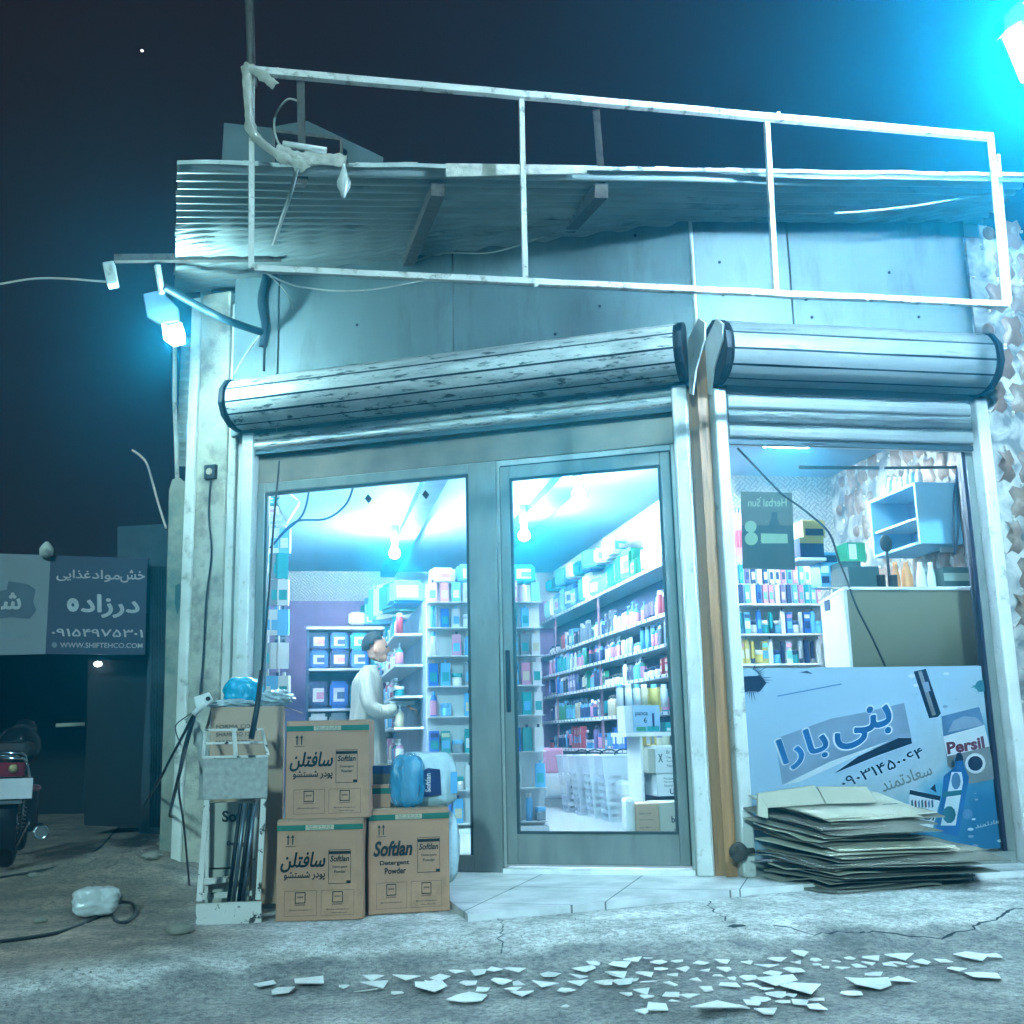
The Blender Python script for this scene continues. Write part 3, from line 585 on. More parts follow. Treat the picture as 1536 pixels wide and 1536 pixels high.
# ------------------------------------------------------------------ corrugated roof
EL = onY(266, 250, 5.3); ER = onY(1450, 266, 5.22); ER2 = ER+(ER-EL)*.09
BL_ = V((-1.0, 8.05, 4.12)); BR_ = V((4.5, 6.35, 4.17))
roof = thing('corrugated_roof', 'overhanging rusty corrugated metal roof above the shop front', 'roof', tuple((EL+ER)/2))
bm = bmesh.new(); nv = 330; nu = 24; rows = []
for j in range(nv+1):
    t = j/nv; row = []
    for i in range(nu+1):
        s = i/nu; P = EL.lerp(ER2, s).lerp(BL_.lerp(BR_, s), t)
        w = .024*math.tanh(2.2*math.sin(P.y*2*math.pi/.122)); P = P+V((0, 0, w+.008*noise.noise(V((P.x*1.3, P.y*1.5, 0)))))
        if i == 0: P.x += .015*noise.noise(V((P.y*6, 1, 0)))
        row.append(bm.verts.new(P))
    rows.append(row)
for j in range(nv):
    for i in range(nu): bm.faces.new((rows[j][i], rows[j+1][i], rows[j+1][i+1], rows[j][i+1])).smooth = True
link('corrugated_sheet', bm, GALV, roof)
bm = bmesh.new(); P = []
for i in range(60):
    s = i/59; p = EL.lerp(ER2, s); p += V((0, -.012, .012+.01*noise.noise(V((s*14, 0, 0))))); P.append(p)
for i in range(59):
    a, c = P[i], P[i+1]; h0 = .016+.014*abs(noise.noise(V((i*.4, 3, 0)))); quad(bm, a+V((0, 0, h0)), c+V((0, 0, h0)), c+V((0, -.004, -.008)), a+V((0, -.004, -.008)))
link('eave_flashing', bm, mat('flashing_pale', '#b9c3bf', .45, .3, .2, 9, dirt='#40352c', damt=.4, dscale=14), roof)
bm = bmesh.new()
for i in range(8):
    a = EL.lerp(ER2, .285+.02*i); quad(bm, a+V((0, -.02, .03)), a+(ER2-EL)*.02+V((0, -.02, .03)), a+(ER2-EL)*.02+V((0, -.022, -.045+.004*i)), a+V((0, -.022, -.05+.004*i)))
link('paper_patch', bm, CLOTHW, roof)
for (ax, ay, bx_, by_, Y) in ((657, 276, 612, 390, 5.36), (902, 279, 848, 342, 5.32), (452, 250, 412, 372, 5.36)):
    bm = bmesh.new(); a = onY(ax, ay, Y); c = onL(bx_, by_, .02); tube(bm, [a-V((0, 0, .03)), V((c.x, c.y, c.z-.02))], .052, 4); link('roof_beam', bm, RUST, roof)
# hood lying on the roof
hd = thing('roof_hood', 'bent dark sheet metal hood with small frame lying on the roof edge', 'hood', tuple(onY(460, 240, 6.3)))
bm = bmesh.new(); plate(bm, [(336, 184), (408, 192), (408, 252), (332, 252)], 6.2, .02); plate(bm, [(408, 190), (460, 181), (575, 236), (574, 252), (512, 252), (512, 210), (415, 196)], 6.25, .02); link('sheet', bm, mat('hood_metal', '#4b5a5c', .6, .3, .25, 5), hd)
bm = bmesh.new()
for a, c in (((410, 196), (410, 252)), ((512, 208), (512, 252)), ((410, 197), (512, 209)), ((430, 232), (510, 236))): tube(bm, [onY(*a, 6.18), onY(*c, 6.18)], .014, 4)
link('frame', bm, RUST, hd)
# ------------------------------------------------------------------ empty sign frame
YF = 5.15
sf = thing('sign_frame', 'long empty rectangular sign frame of white painted square tube above the shop', 'sign frame', tuple(onY(940, 300, YF)))
def bar(name, a, c, Ya, Yb, r, m, par, n=10, seg=4):
    A, B = onY(*a, Ya), onY(*c, Yb); bm = bmesh.new()
    pts = [A.lerp(B, i/n)+V((0, 0, .004*noise.noise(V((i*.7+A.x*3, A.z, 0))))) for i in range(n+1)]
    tube(bm, pts, r, seg); return link(name, bm, m, par)
bar('top_rail', (374, 106), (1488, 206), YF, YF, .026, FRAMEW, sf, 24)
bar('bottom_rail', (382, 403), (1512, 457), YF, YF, .022, FRAMEW, sf, 24)
for a, c in (((378, 110), (377, 404)), ((782, 150), (788, 424)), ((1150, 184), (1164, 441)), ((1486, 208), (1509, 455))): bar('post', a, c, YF, YF, .019, FRAMEW, sf)
bar('post', (1497, 232), (1515, 455), YF+.14, YF+.14, .012, FRAMEW, sf)
for a, c, Y in (((451, 122), (453, 240), 5.3), ((894, 165), (903, 276), 5.42)): bar('strut', a, c, YF+.03, Y, .026, RUST, sf)
rq = random.Random(5)
for k in range(30):
    s = rq.random(); tp = rq.random() < .6
    a = onY(378, 104, YF).lerp(onY(1488, 203, YF), s) if tp else onY(382, 406, YF).lerp(onY(1512, 459, YF), s)
    n_ = rq.uniform(.01, .03); a = a+V((0, -.019, -.012 if tp else 0)); bm = bmesh.new(); d = V((rq.uniform(-1, 1), 0, rq.uniform(.2, 1)*(1 if tp else -1)))*n_
    quad(bm, a, a+V((n_, 0, 0)), a+d+V((n_*.6, -.005, 0)), a+d)
    link('paint_flake', bm, FRAMEW, sf)
bm = bmesh.new(); tube(bm, [onY(372, -60, 5.2), onY(377, 104, 5.2), onY(380, 130, 5.2)], .022, 8); tag(link('antenna_pole', bm, RUST), 'dark thin pole rising out of the picture above the left corner of the sign frame', 'pole')
def rag(name, pts, Y, w, label, m=CLOTHW, cat='rag'):
    bm = bmesh.new(); P = curve([onY(x, y, Y) for x, y in pts], 6); prev = None
    for i, p in enumerate(P):
        ww = w*(.6+.7*abs(noise.noise(V((i*.45, w*50, 0)))))
        t = (P[min(i+1, len(P)-1)]-P[max(i-1, 0)]).normalized(); s = V((-t.z, 0, t.x)).normalized()
        rg = [bm.verts.new(p+s*ww+V((0, .01, 0))), bm.verts.new(p+V((0, -.02*noise.noise(V((i*.9, 1, 1)))-.012, 0))), bm.verts.new(p-s*ww+V((0, .012, 0)))]
        if prev: bm.faces.new((prev[0], prev[1], rg[1], rg[0])); bm.faces.new((prev[1], prev[2], rg[2], rg[1]))
        prev = rg
    return tag(link(name, bm, m, smooth=True), label, cat)
rag('cloth_strip', [(370, 98), (372, 150), (376, 190), (392, 212), (420, 232), (448, 246)], 5.11, .03, 'torn pale strip wound down from the pole along the left frame post')
rag('cloth_knot', [(366, 97), (378, 102), (395, 112), (414, 128)], 5.1, .035, 'torn pale rag tied over the top left corner of the sign frame')
rag('cloth_bundle', [(415, 220), (440, 232), (470, 236), (505, 238), (520, 240)], 5.24, .045, 'crumpled pale rag lying along the roof edge by the strut')
rag('cloth_tail', [(442, 232), (452, 244), (460, 254)], 5.23, .04, 'short pale rag corner hanging below the crumpled rag')
bm = bmesh.new(); p = onY(516, 246, 5.22); lathe(bm, [(.006, 0), (.012, -.03), (.02, -.06), (.035, -.1), (.033, -.13), (.018, -.16), (.006, -.19)], p, 10); tag(link('broken_bulb', bm, mat('frosted_white', '#d5d8d3', .4)), 'broken white bulb hanging from the rag at the roof edge', 'bulb')
bm = bmesh.new(); tube(bm, [onY(424, 216, 5.25), onY(490, 226, 5.25)], .018, 8); tag(link('tube_holder', bm, MC['frosted_white']), 'short white lamp tube holder above the crumpled rag on the roof edge', 'lamp holder')
def cable(pts, r, label, m=CABLE, n=8, name='cable'):
    bm = bmesh.new(); tube(bm, curve(pts, n), r, 6); return tag(link(name, bm, m), label, 'cable')
PC = mat('pale_cable', '#a9b0a8', .6)
cable([onY(445, 235, 5.25), onY(418, 215, 5.25), onY(412, 178, 5.3), onY(430, 150, 5.25), onY(448, 152, 5.2)], .006, 'thin pale loop of wire beside the left roof strut', PC)
cable([onY(446, 250, 5.2), onY(436, 290, 5.3), onY(422, 330, 5.6), onY(410, 366, 6.0)], .011, 'pale twisted cable running down the left roof beam', PC)
cable([onL(600, 402, .05), onL(660, 380, .08), onL(740, 378, .1), onL(830, 350, .2)], .007, 'pale wire sagging between the middle and right roof beams', PC)
cable([onY(395, 408, 5.3), onY(450, 430, 5.6), onY(540, 436, 5.8), onL(640, 420, .1)], .005, 'thin wire sagging below the left part of the bottom rail', PC)
cable([onY(0, 426, 7.2), onY(50, 418, 7.2), onY(100, 418, 7.1), onY(172, 424, 7.0)], .007, 'grey wire reaching in from the left to the camera box', PC)
cable([onY(1297, 278, 5.5), onY(1340, 285, 5.5), onY(1434, 292, 5.5)], .010, 'bright white upper conduit under the right end of the roof', PC)
cable([onY(1434, 292, 5.5), onY(1470, 272, 5.4), onY(1490, 262, 5.35)], .006, 'short wire rising from the upper conduit to the right frame post', PC)
cable([onY(1252, 320, 5.7), onY(1340, 313, 5.6), onY(1440, 298, 5.5), onY(1490, 290, 5.4)], .007, 'lower bright wire curving under the right end of the roof', PC)
cable([onY(1178, 319, 5.8), onY(1215, 320, 5.8), onY(1246, 320, 5.8)], .006, 'short bright wire just left of the lower curving wire', PC)
cable([onY(246, 430, 7.0), onY(290, 455, 7.1), onY(340, 480, 7.1), onL(392, 498, .1)], .026, 'thick dark cable from the floodlight arm to the cable knot on the wall', mat('teal_cable', '#16323c', .6))
cable([onL(400, 412, .12), onL(392, 450, .1), onL(398, 490, .08), onL(394, 520, .08)], .03, 'dark bunched cables hanging from the bottom rail to the cable knot', MC['teal_cable'])
cable([onL(398, 490, .08), onL(397, 520, .1), onL(396, 556, .2)], .008, 'black wire dropping from the cable knot to the long shutter box')
cable([onL(392, 500, .08), onL(370, 530, .15), onL(352, 560, .2)], .009, 'pale slanting wire from the cable knot to left end of the long shutter', PC)
cable([onL(400, 410, .15), onL(430, 440, .15), onL(440, 470, .05), onL(443, 540, .03)], .004, 'hair thin wire on the wall right of the cable knot', PC)
# ------------------------------------------------------------------ floodlights
LAMP = emat('floodlight_glow', (.8, .95, 1), 26)
fl = thing('floodlight', 'lit white floodlight hanging on an arm at the left corner of the shop', 'floodlight', tuple(onY(258, 500, 7.1)))
bm = bmesh.new(); A = onY(172, 388, 7.0); B = onY(422, 386, 7.0); tube(bm, [A, B], .032, 4); link('arm', bm, RUST, fl)
bm = bmesh.new(); tube(bm, [onY(236, 398, 7.0), onY(243, 440, 7.02)], .022, 4); link('hanger', bm, FRAMEW, fl)
bm = bmesh.new(); plate(bm, [(214, 440), (240, 434), (268, 462), (270, 482), (240, 486), (220, 474)], 7.1, .05); link('housing', bm, mat('housing_blue', '#3c566a', .5, .3), fl, bev=.01)
bm = bmesh.new(); plate(bm, [(243, 485), (252, 489), (272, 484), (277, 500), (277, 514), (260, 518), (246, 508)], 7.07, .025); link('lens', bm, LAMP, fl)
cb = thing('junction_box', 'small pale box at the outer end of the floodlight arm', 'junction box', tuple(onY(165, 408, 7.0)))
bm = bmesh.new(); plate(bm, [(153, 393), (170, 390), (176, 424), (160, 427)], 6.96, .09); link('housing', bm, mat('pale_plastic', '#b7c1c2', .5), cb, bev=.008)
bm = bmesh.new(); plate(bm, [(156, 396), (167, 394), (172, 421), (162, 423)], 6.955, .004); link('cover', bm, PLASTW, cb)
f2 = thing('floodlight', 'very bright floodlight at the upper right edge of the picture', 'floodlight', tuple(onY(1536, 70, 3.8)))
bm = bmesh.new(); plate(bm, [(1509, 54), (1532, 38), (1556, 56), (1556, 116), (1536, 120)], 3.80, .02); link('lens', bm, emat('floodlight_glow_strong', (.8, .93, 1), 40), f2)
bm = bmesh.new(); plate(bm, [(1507, 48), (1532, 32), (1558, 50), (1556, 20), (1530, 0), (1504, 24)], 3.80, .07); link('housing', bm, DARK, f2, bev=.006)
bm = bmesh.new(); tube(bm, [onY(1540, 10, 3.86), (3.6, 4.6, 4.4), (5.3, 6.2, 4.3)], .03, 8); tube(bm, [(5.3, 6.2, 4.35), (5.3, 6.2, 3.5)], .03, 8); link('arm', bm, RUST, f2)
def plight(name, loc, W, col, rad=.05):
    d = bpy.data.lights.new(name, 'POINT'); d.energy = W; d.color = col; d.shadow_soft_size = rad
    o = bpy.data.objects.new(name, d); COL.objects.link(o); o.location = loc; return o
plight('floodlight_source', onY(262, 503, 6.93), LW_L, (.5, .92, 1), .04)
plight('floodlight_source', onY(1590, 72, 3.80), LW_R, (.46, .78, 1), .07)
# ------------------------------------------------------------------ left side: pipe, side sheet, column, shed
bm = bmesh.new(); tube(bm, [onY(262, 470, 8.2), onY(262, 600, 8.2), onY(266, 722, 8.2)], .016, 8); tag(link('drain_pipe', bm, PLASTW), 'thin pale pipe running down left of the pillar to the concrete column', 'pipe')
bm = bmesh.new(); q0 = onY(272, 505, 8.3); q1 = onY(297, 700, 8.3); nseg = 60; rows = []
for i in range(nseg+1):
    z = q1.z+(q0.z-q1.z)*i/nseg; o_ = .012*math.sin(i*math.pi/2)
    rows.append([bm.verts.new((q0.x, 8.3+o_, z)), bm.verts.new((q1.x+.03, 8.3+o_, z))])
for i in range(nseg): bm.faces.new((rows[i][0], rows[i][1], rows[i+1][1], rows[i+1][0]))
tag(link('side_sheet', bm, GALV), 'narrow strip of corrugated sheet between the thin pipe and the pillar', 'metal sheet')
colm = thing('concrete_column', 'rough low concrete column left of the plaster pillar, dirt at its foot', 'column', tuple(onY(270, 1250, 8.2)))
bm = bmesh.new(); pts = [(253, 735), (258, 718), (270, 716), (276, 722), (292, 712), (300, 700), (302, 900), (296, 1300), (238, 1300), (247, 1000)]; plate(bm, pts, 8.0, .5); link('shaft', bm, mat('column_render', '#8b9084', .9, 0, .3, 5, .4, 25, dirt='#5a6f66', damt=.45, dscale=3), colm, bev=.01)
bm = bmesh.new(); plate(bm, [(270, 875), (263, 878), (262, 905), (266, 922), (273, 900), (276, 892)], 7.992, .01); link('chipped_patch', bm, mat('damp_patch', '#2f4f4e', .9), colm)
cable([onY(198, 675, 8.4), onY(212, 685, 8.4), onY(222, 700, 8.4), onY(236, 750, 8.4), onY(249, 792, 8.3)], .009, 'bent wire sticking up above the dark metal panel at left', PC)
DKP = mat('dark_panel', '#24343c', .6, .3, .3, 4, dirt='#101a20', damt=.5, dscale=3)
shed = thing('metal_shed', 'dark open metal shed at the left with corrugated side panel', 'shed', (-2.5, 11.2, 0))
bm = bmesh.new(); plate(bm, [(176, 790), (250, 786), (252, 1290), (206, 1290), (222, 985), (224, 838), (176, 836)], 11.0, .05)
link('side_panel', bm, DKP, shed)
bm = bmesh.new()
for k in range(7):
    x = 228+k*4; tube(bm, [onY(x, 850, 10.99), onY(x-2, 1240, 10.99)], .012, 6)
link('panel_rib', bm, DKP, shed)
bm = bmesh.new()
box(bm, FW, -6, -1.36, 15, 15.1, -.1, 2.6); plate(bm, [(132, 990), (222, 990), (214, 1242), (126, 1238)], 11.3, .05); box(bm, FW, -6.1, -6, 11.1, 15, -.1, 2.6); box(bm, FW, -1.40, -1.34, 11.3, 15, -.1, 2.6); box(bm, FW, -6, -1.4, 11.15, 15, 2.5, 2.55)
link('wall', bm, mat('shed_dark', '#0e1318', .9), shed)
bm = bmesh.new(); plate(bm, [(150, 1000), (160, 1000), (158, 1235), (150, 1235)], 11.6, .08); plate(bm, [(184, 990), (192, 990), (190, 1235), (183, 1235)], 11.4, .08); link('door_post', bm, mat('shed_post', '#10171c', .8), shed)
bm = bmesh.new(); tube(bm, [onY(84, 1088, 12.2), onY(127, 1086, 12.2)], .022, 6); tag(link('pale_rod', bm, mat('pale_rod', '#b5b59f', .5)), 'short pale horizontal rod in the dark shed opening', 'rod')
sl = emat('small_lamp_glow', (.9, .97, 1), 30)
bm = bmesh.new(); ball(bm, onY(147, 996, 11.2), .026, 8, 0, (1.5, 1, 1)); tag(link('small_lamp', bm, sl), 'tiny lit lamp in the dark just under the dark blue banner', 'lamp')
# banner
BYY = 10.9
ban = thing('shop_banner', 'dark blue and grey fabric banner with white Persian lettering on the dark shed', 'banner', tuple(onY(110, 905, BYY)))
BN = [mat('banner_navy', '#141c3a', .6, var=.2, scale=2), mat('banner_grey', '#6c757a', .6, var=.1, scale=2), mat('banner_white', '#a4abb0', .6), mat('banner_slate', '#3b4a57', .6, var=.3), mat('banner_mid', '#6b7a82', .6)]
bm = bmesh.new(); plate(bm, [(-60, 828), (76, 833), (68, 981), (-60, 984)], BYY, .02); link('pale_panel', bm, BN[1], ban)
bm = bmesh.new(); plate(bm, [(76, 833), (221, 838), (217, 982), (68, 981)], BYY, .02); link('blue_panel', bm, BN[0], ban)
def btext(body, Q, m, bold=.03, lay=1):
    bm = bmesh.new(); textq(bm, body, *[onY(x, y, BYY-.003*lay) for x, y in Q], bold=bold); return link('printed_lettering', bm, BN[m], ban)
def b5(x, y): return (x/3.84, 780+y/3.84)
btext(fa('غذایی'), [b5(328, 285), b5(522, 290), b5(520, 350), b5(326, 350)], 2, .03)
btext(fa('مواد'), [b5(532, 287), b5(690, 292), b5(690, 360), b5(530, 352)], 2, .03)
btext(fa('خش'), [b5(695, 285), b5(835, 290), b5(833, 362), b5(693, 360)], 2, .03)
btext(fa('درزاد'), [b5(472, 427), b5(800, 440), b5(798, 562), b5(470, 558)], 2, .055)
btext('o', [b5(385, 448), b5(455, 450), b5(455, 530), b5(385, 528)], 2, .07)
btext('۰۹۱۵۴۹۷۵۳۰۱', [b5(298, 625), b5(825, 632), b5(822, 676), b5(298, 668)], 2, .03)
btext('WWW.SHIFTEHCO.COM', [b5(346, 705), b5(822, 710), b5(820, 738), b5(346, 735)], 2, .01)
bm = bmesh.new(); flat(bm, [b5(*p) for p in circ(313, 720, 16)], BYY-.003); link('globe_mark', bm, BN[4], ban)
bm = bmesh.new(); flat(bm, [b5(*p) for p in [(-60, 400), (40, 350), (160, 370), (205, 400), (190, 470), (210, 520), (170, 570), (60, 560), (-60, 575)]], BYY-.003); flat(bm, [b5(*p) for p in [(-60, 290), (20, 290), (50, 340), (40, 400), (0, 410), (-60, 380)]], BYY-.005, 1)
link('printed_badge', bm, [BN[3], BN[4]], ban)
btext(fa('شه'), [b5(-60, 420), b5(118, 420), b5(118, 512), b5(-60, 512)], 2, .05, 3)
bm = bmesh.new()
for k in range(3): flat(bm, [b5(-20, 640+k*14), b5(180, 655+k*8), b5(190, 662+k*8), b5(-20, 652+k*14)], BYY-.003)
link('printed_wave', bm, BN[4], ban)
bm = bmesh.new(); lathe(bm, [(.01, 0), (.06, .02), (.065, .08), (.04, .12), (.012, .15)], onY(69, 836, BYY-.05), 12); tag(link('white_lamp_globe', bm, PLASTW, smooth=True), 'small white dome lamp on the top edge of the banner', 'lamp')
#@@PART3
# ------------------------------------------------------------------ interior
FZ = .08
bm = bmesh.new(); poly(bm, [(-.7, 7.95), FL(3.3, -.2, 0)[:2], FL(.2, -.2, 0)[:2], (2.6, 6.5), (4.45, 6.5), (4.45, 8.58), (3.24, 8.58), (3.24, 14.18), (-.7, 14.18)], .0005, FZ); struct(link('shop_floor', bm, mat('shop_floor_tile', '#c3c8cc', .25, 0, .05)))
BULB = emat('bulb_glow', (.75, .93, 1), BULB_E)
for i, (px, py, z, lb) in enumerate([(592, 830, 2.66, 'lit white ceiling bulb above the person, seen through the left window'), (868, 742, 2.72, 'lit white ceiling bulb high in the middle of the glass door'), (786, 803, 2.66, 'lit white ceiling bulb near the left stile of the glass door'), (486, 726, 2.74, 'lit white ceiling bulb at the top edge of the left window')]):
    p = onZ(px, py, z); t = thing('ceiling_bulb', lb, 'bulb', tuple(p), 'lit ceiling bulbs')
    bm = bmesh.new(); bmesh.ops.create_icosphere(bm, subdivisions=2, radius=.055, matrix=Matrix.Translation(p)); link('bulb', bm, BULB, t)
    bm = bmesh.new(); lathe(bm, [(.02, 0.055), (.03, .07), (.03, .13), (.045, .14), (.045, 2.949-p.z)], p, 12); link('lamp_holder', bm, WHITE, t)
p = (3.55, 7.3, 2.86); t = thing('added_panel_light', 'added white ceiling light brightening the room behind the right window', 'ceiling light', p)
bm = bmesh.new(); box(bm, FW, 3.35, 3.75, 7.1, 7.5, 2.9, 2.949); link('housing', bm, WHITE, t)
bm = bmesh.new(); box(bm, FW, 3.37, 3.73, 7.12, 7.48, 2.892, 2.899); link('diffuser', bm, emat('panel_glow', (.72, .92, 1), PANEL_E), t)  # extra emitter added to brighten the room behind the right window
p = (.5, 8.6, 2.9); t = thing('added_panel_light', 'added long white ceiling light brightening the left window goods', 'ceiling light', p)
bm = bmesh.new(); box(bm, FW, 0, .9, 8.5, 8.65, 2.9, 2.949); link('housing', bm, WHITE, t)
bm = bmesh.new(); box(bm, FW, .01, .89, 8.51, 8.64, 2.892, 2.899); link('diffuser', bm, MC.get('x') or emat('panel_glow_long', (.72, .92, 1), PANEL_E), t)  # second extra emitter, added to brighten the left part of the shop
PAL = {'navy': '#1b2c5a', 'blue': '#2a62b8', 'sky blue': '#5fa8d8', 'teal': '#1f8f94', 'white': '#d3d8da', 'pink': '#c987a6', 'red': '#a8414c', 'green': '#2e8a63', 'yellow': '#c4b259', 'purple': '#74639f', 'grey': '#7d8690', 'cream': '#c9c2a8', 'black': '#1c2026', 'orange': '#c9884f'}
def pm(c, tr=0): return mat('pack_'+c.replace(' ', '_'), PAL[c], .35, 0, .06, 8)
PROTO = {}
def proto(kind, c1, c2):
    k = (kind, c1, c2)
    if k in PROTO: return PROTO[k]
    bm = bmesh.new()
    if kind == 'bottle': lathe(bm, [(.024, 0), (.027, .01), (.027, .11), (.02, .135), (.012, .145), (.013, .147), (.013, .175), (.01, .178)], seg=8, m=lambda i: 1 if i >= 5 else (2 if i == 1 else 0))
    elif kind == 'pump bottle':
        lathe(bm, [(.03, 0), (.033, .01), (.033, .11), (.026, .13), (.012, .14), (.012, .155), (.004, .16), (.004, .185)], seg=8, m=lambda i: 1 if i >= 4 else (2 if i == 1 else 0)); box(bm, FW, -.012, .035, -.008, .008, .183, .193, 1)
    elif kind == 'tube': lathe(bm, [(.018, 0), (.018, .025), (.022, .03), (.02, .13), (.02, .14)], seg=8, m=lambda i: 1 if i < 2 else 0); 
    elif kind == 'can': lathe(bm, [(.026, 0), (.026, .15), (.02, .16), (.021, .162), (.021, .19), (.018, .192)], seg=10, m=lambda i: 1 if i >= 2 else 0)
    elif kind == 'jar': lathe(bm, [(.034, 0), (.036, .01), (.036, .05), (.034, .055), (.037, .056), (.037, .08), (.034, .082)], seg=10, m=lambda i: 1 if i >= 3 else 0)
    elif kind == 'box': box(bm, FW, -.03, .03, -.02, .02, 0, .14); box(bm, FW, -.026, .026, -.0215, -.02, .03, .08, 1); box(bm, FW, -.026, .026, -.0215, -.02, .1, .125, 2)
    elif kind == 'tall box': box(bm, FW, -.035, .035, -.03, .03, 0, .2); box(bm, FW, -.03, .03, -.0315, -.03, .05, .12, 1); box(bm, FW, -.0, .028, -.0315, -.03, .14, .18, 2)
    elif kind == 'packet':
        pts = [(-.045, 0), (.045, 0), (.048, .07), (.045, .15), (-.045, .15), (-.048, .07)]
        prism(bm, [V((x*.9, -.012, z+.0)) for x, z in pts], [V((x, .01, z)) for x, z in pts]); box(bm, FW, -.03, .03, -.0135, -.012, .03, .09, 1); box(bm, FW, -.01, .01, -.006, .003, .15, .17, 2)
    elif kind == 'pack':
        bmesh.ops.create_cube(bm, size=1, matrix=Matrix.Translation((0, 0, .5)))
        bmesh.ops.bevel(bm, geom=bm.edges[:], offset=.12, segments=2, affect='EDGES'); box(bm, FW, -.3, .3, -.505, -.49, .25, .75, 1); box(bm, FW, -.1, .3, -.51, -.506, .35, .6, 2)
    bmesh.ops.recalc_face_normals(bm, faces=bm.faces[:])
    me = bpy.data.meshes.new(kind.replace(' ', '_')); bm.to_mesh(me); bm.free()
    c3 = random.choice(['white', 'sky blue', 'pink', 'navy', 'cream'])
    for c in (c1, c2, c3): me.materials.append(pm(c))
    PROTO[k] = me; return me
def put(kind, c1, c2, loc, label, group, sc=(1, 1, 1), rz=0, cat=None):
    o = bpy.data.objects.new(kind.replace(' ', '_'), proto(kind, c1, c2)); COL.objects.link(o); o.location = loc; o.scale = sc; o.rotation_euler = (0, 0, rz)
    return tag(o, label, cat or kind.split()[-1], group)
# long wall shelf seen through the door
ws = thing('wall_shelf', 'long white wall shelving packed with bottles, seen through the glass door', 'shelf', (2.95, 8.55, 0))
SZ = [.40, .66, .98, 1.285, 1.535, 1.79, 2.22]
for z in SZ:
    bm = bmesh.new(); box(bm, FW, 2.95, 3.235, 8.56, 14.1, z-.03, z); link('shelf_board', bm, WHITE, ws)
for z in SZ:
    bm = bmesh.new()
    for k in range(34): y_ = 8.6+k*.155; box(bm, FW, 2.946, 2.9495, y_, y_+.018, z-.026, z-.004)
    link('price_tags', bm, pm('navy'), ws)['kind'] = 'stuff'
bm = bmesh.new(); box(bm, FW, 3.237, 3.248, 8.71, 14.17, .1, 2.2); link('back_panel', bm, mat('shelf_back_blue', '#4a5573', .7), ws)
for y in (8.56, 10.9, 12.9):
    bm = bmesh.new(); box(bm, FW, 2.962, 2.985, y, y+.02, FZ, 2.19); link('upright', bm, WHITE if y < 10 else mat('upright_red', '#8d6472', .5), ws)
LV = ['bottom', 'lowest but one', 'third lowest', 'middle', 'fifth', 'second highest', 'top']
rg = random.Random(11); total = 0
for li, z in enumerate(SZ):
    if li == 0: continue
    y = 8.62; i = 0; run = 0; sp = .088 if li < 6 else .14
    while y < 13.3 and total < 285:
        if run <= 0:
            run = rg.choice([1, 2, 2, 3, 4, 5]); kind = rg.choice(['bottle', 'bottle', 'pump bottle', 'tube', 'can', 'jar', 'box', 'tall box', 'can']); c1 = rg.choice(['navy', 'blue', 'sky blue', 'teal', 'white', 'white', 'pink', 'red', 'green', 'purple', 'grey', 'cream', 'black', 'sky blue', 'white']); c2 = rg.choice(['white', 'black', 'navy', 'sky blue', 'white'])
            if li == 1 and 9.7 < y < 10.2: kind, c1, c2, run = 'tall box', 'blue', 'white', 5
            if li == 1 and 9.2 < y < 9.6: kind, c1, c2, run = 'tall box', 'yellow', 'grey', 4
            if li == 2 and 8.9 < y < 9.1: c1 = 'yellow'
        if li == 6: break
        w = {'bottle': .062, 'pump bottle': .078, 'tube': .052, 'can': .062, 'jar': .085, 'box': .07, 'tall box': .078}[kind]*1.25
        s = rg.uniform(.92, 1.12)*(1.0 if li in (1, 2, 6) else .95)
        if kind in('tall box', 'pump bottle') and li in (3, 4): s = .95
        put(kind, c1, c2, (3.0+rg.uniform(-.01, .02), y+w/2, z+.0005), '%s %s, %s from the near end on the %s wall shelf' % (c1, kind, ordn(i), LV[li]), 'goods on the long wall shelf', (s, s, s*rg.choice([1, 1.05, 1.1])), math.radians(-90)+rg.uniform(-.1, .1))
        y += w*s+(.0 if rg.random() < .8 else .07); i += 1; run -= 1; total += 1
# bundles on the top board
rt_ = random.Random(4)
for i in range(17):
    y = 8.75+i*.29; c = ['red', 'white', 'white', 'green', 'green', 'green', 'teal', 'sky blue', 'sky blue', 'white', 'teal', 'sky blue', 'blue', 'teal', 'sky blue', 'white', 'teal'][i]
    put('pack', c, 'white', (3.08, y, 2.2205), '%s soft bundle, %s from the near end on top of the wall shelving' % (c, ordn(i)), 'bundles on top of the wall shelving', (.22, .24, (.1 if i < 2 else rt_.uniform(.16, .32))), -1.57+rt_.uniform(-.4, .4), 'bundle')
for i in range(11):
    y = 10.2+i*.27; c = rt_.choice(['teal', 'sky blue', 'white', 'blue'])
    put('pack', c, 'sky blue', (3.0+rt_.uniform(-.03, .05), y, 2.2205+.30), '%s crumpled bundle high above the wall shelving, %s from the near end' % (c, ordn(i)), 'bundles on top of the wall shelving', (.2, .22, rt_.uniform(.12, .25)), rt_.uniform(-.6, .6), 'bundle')
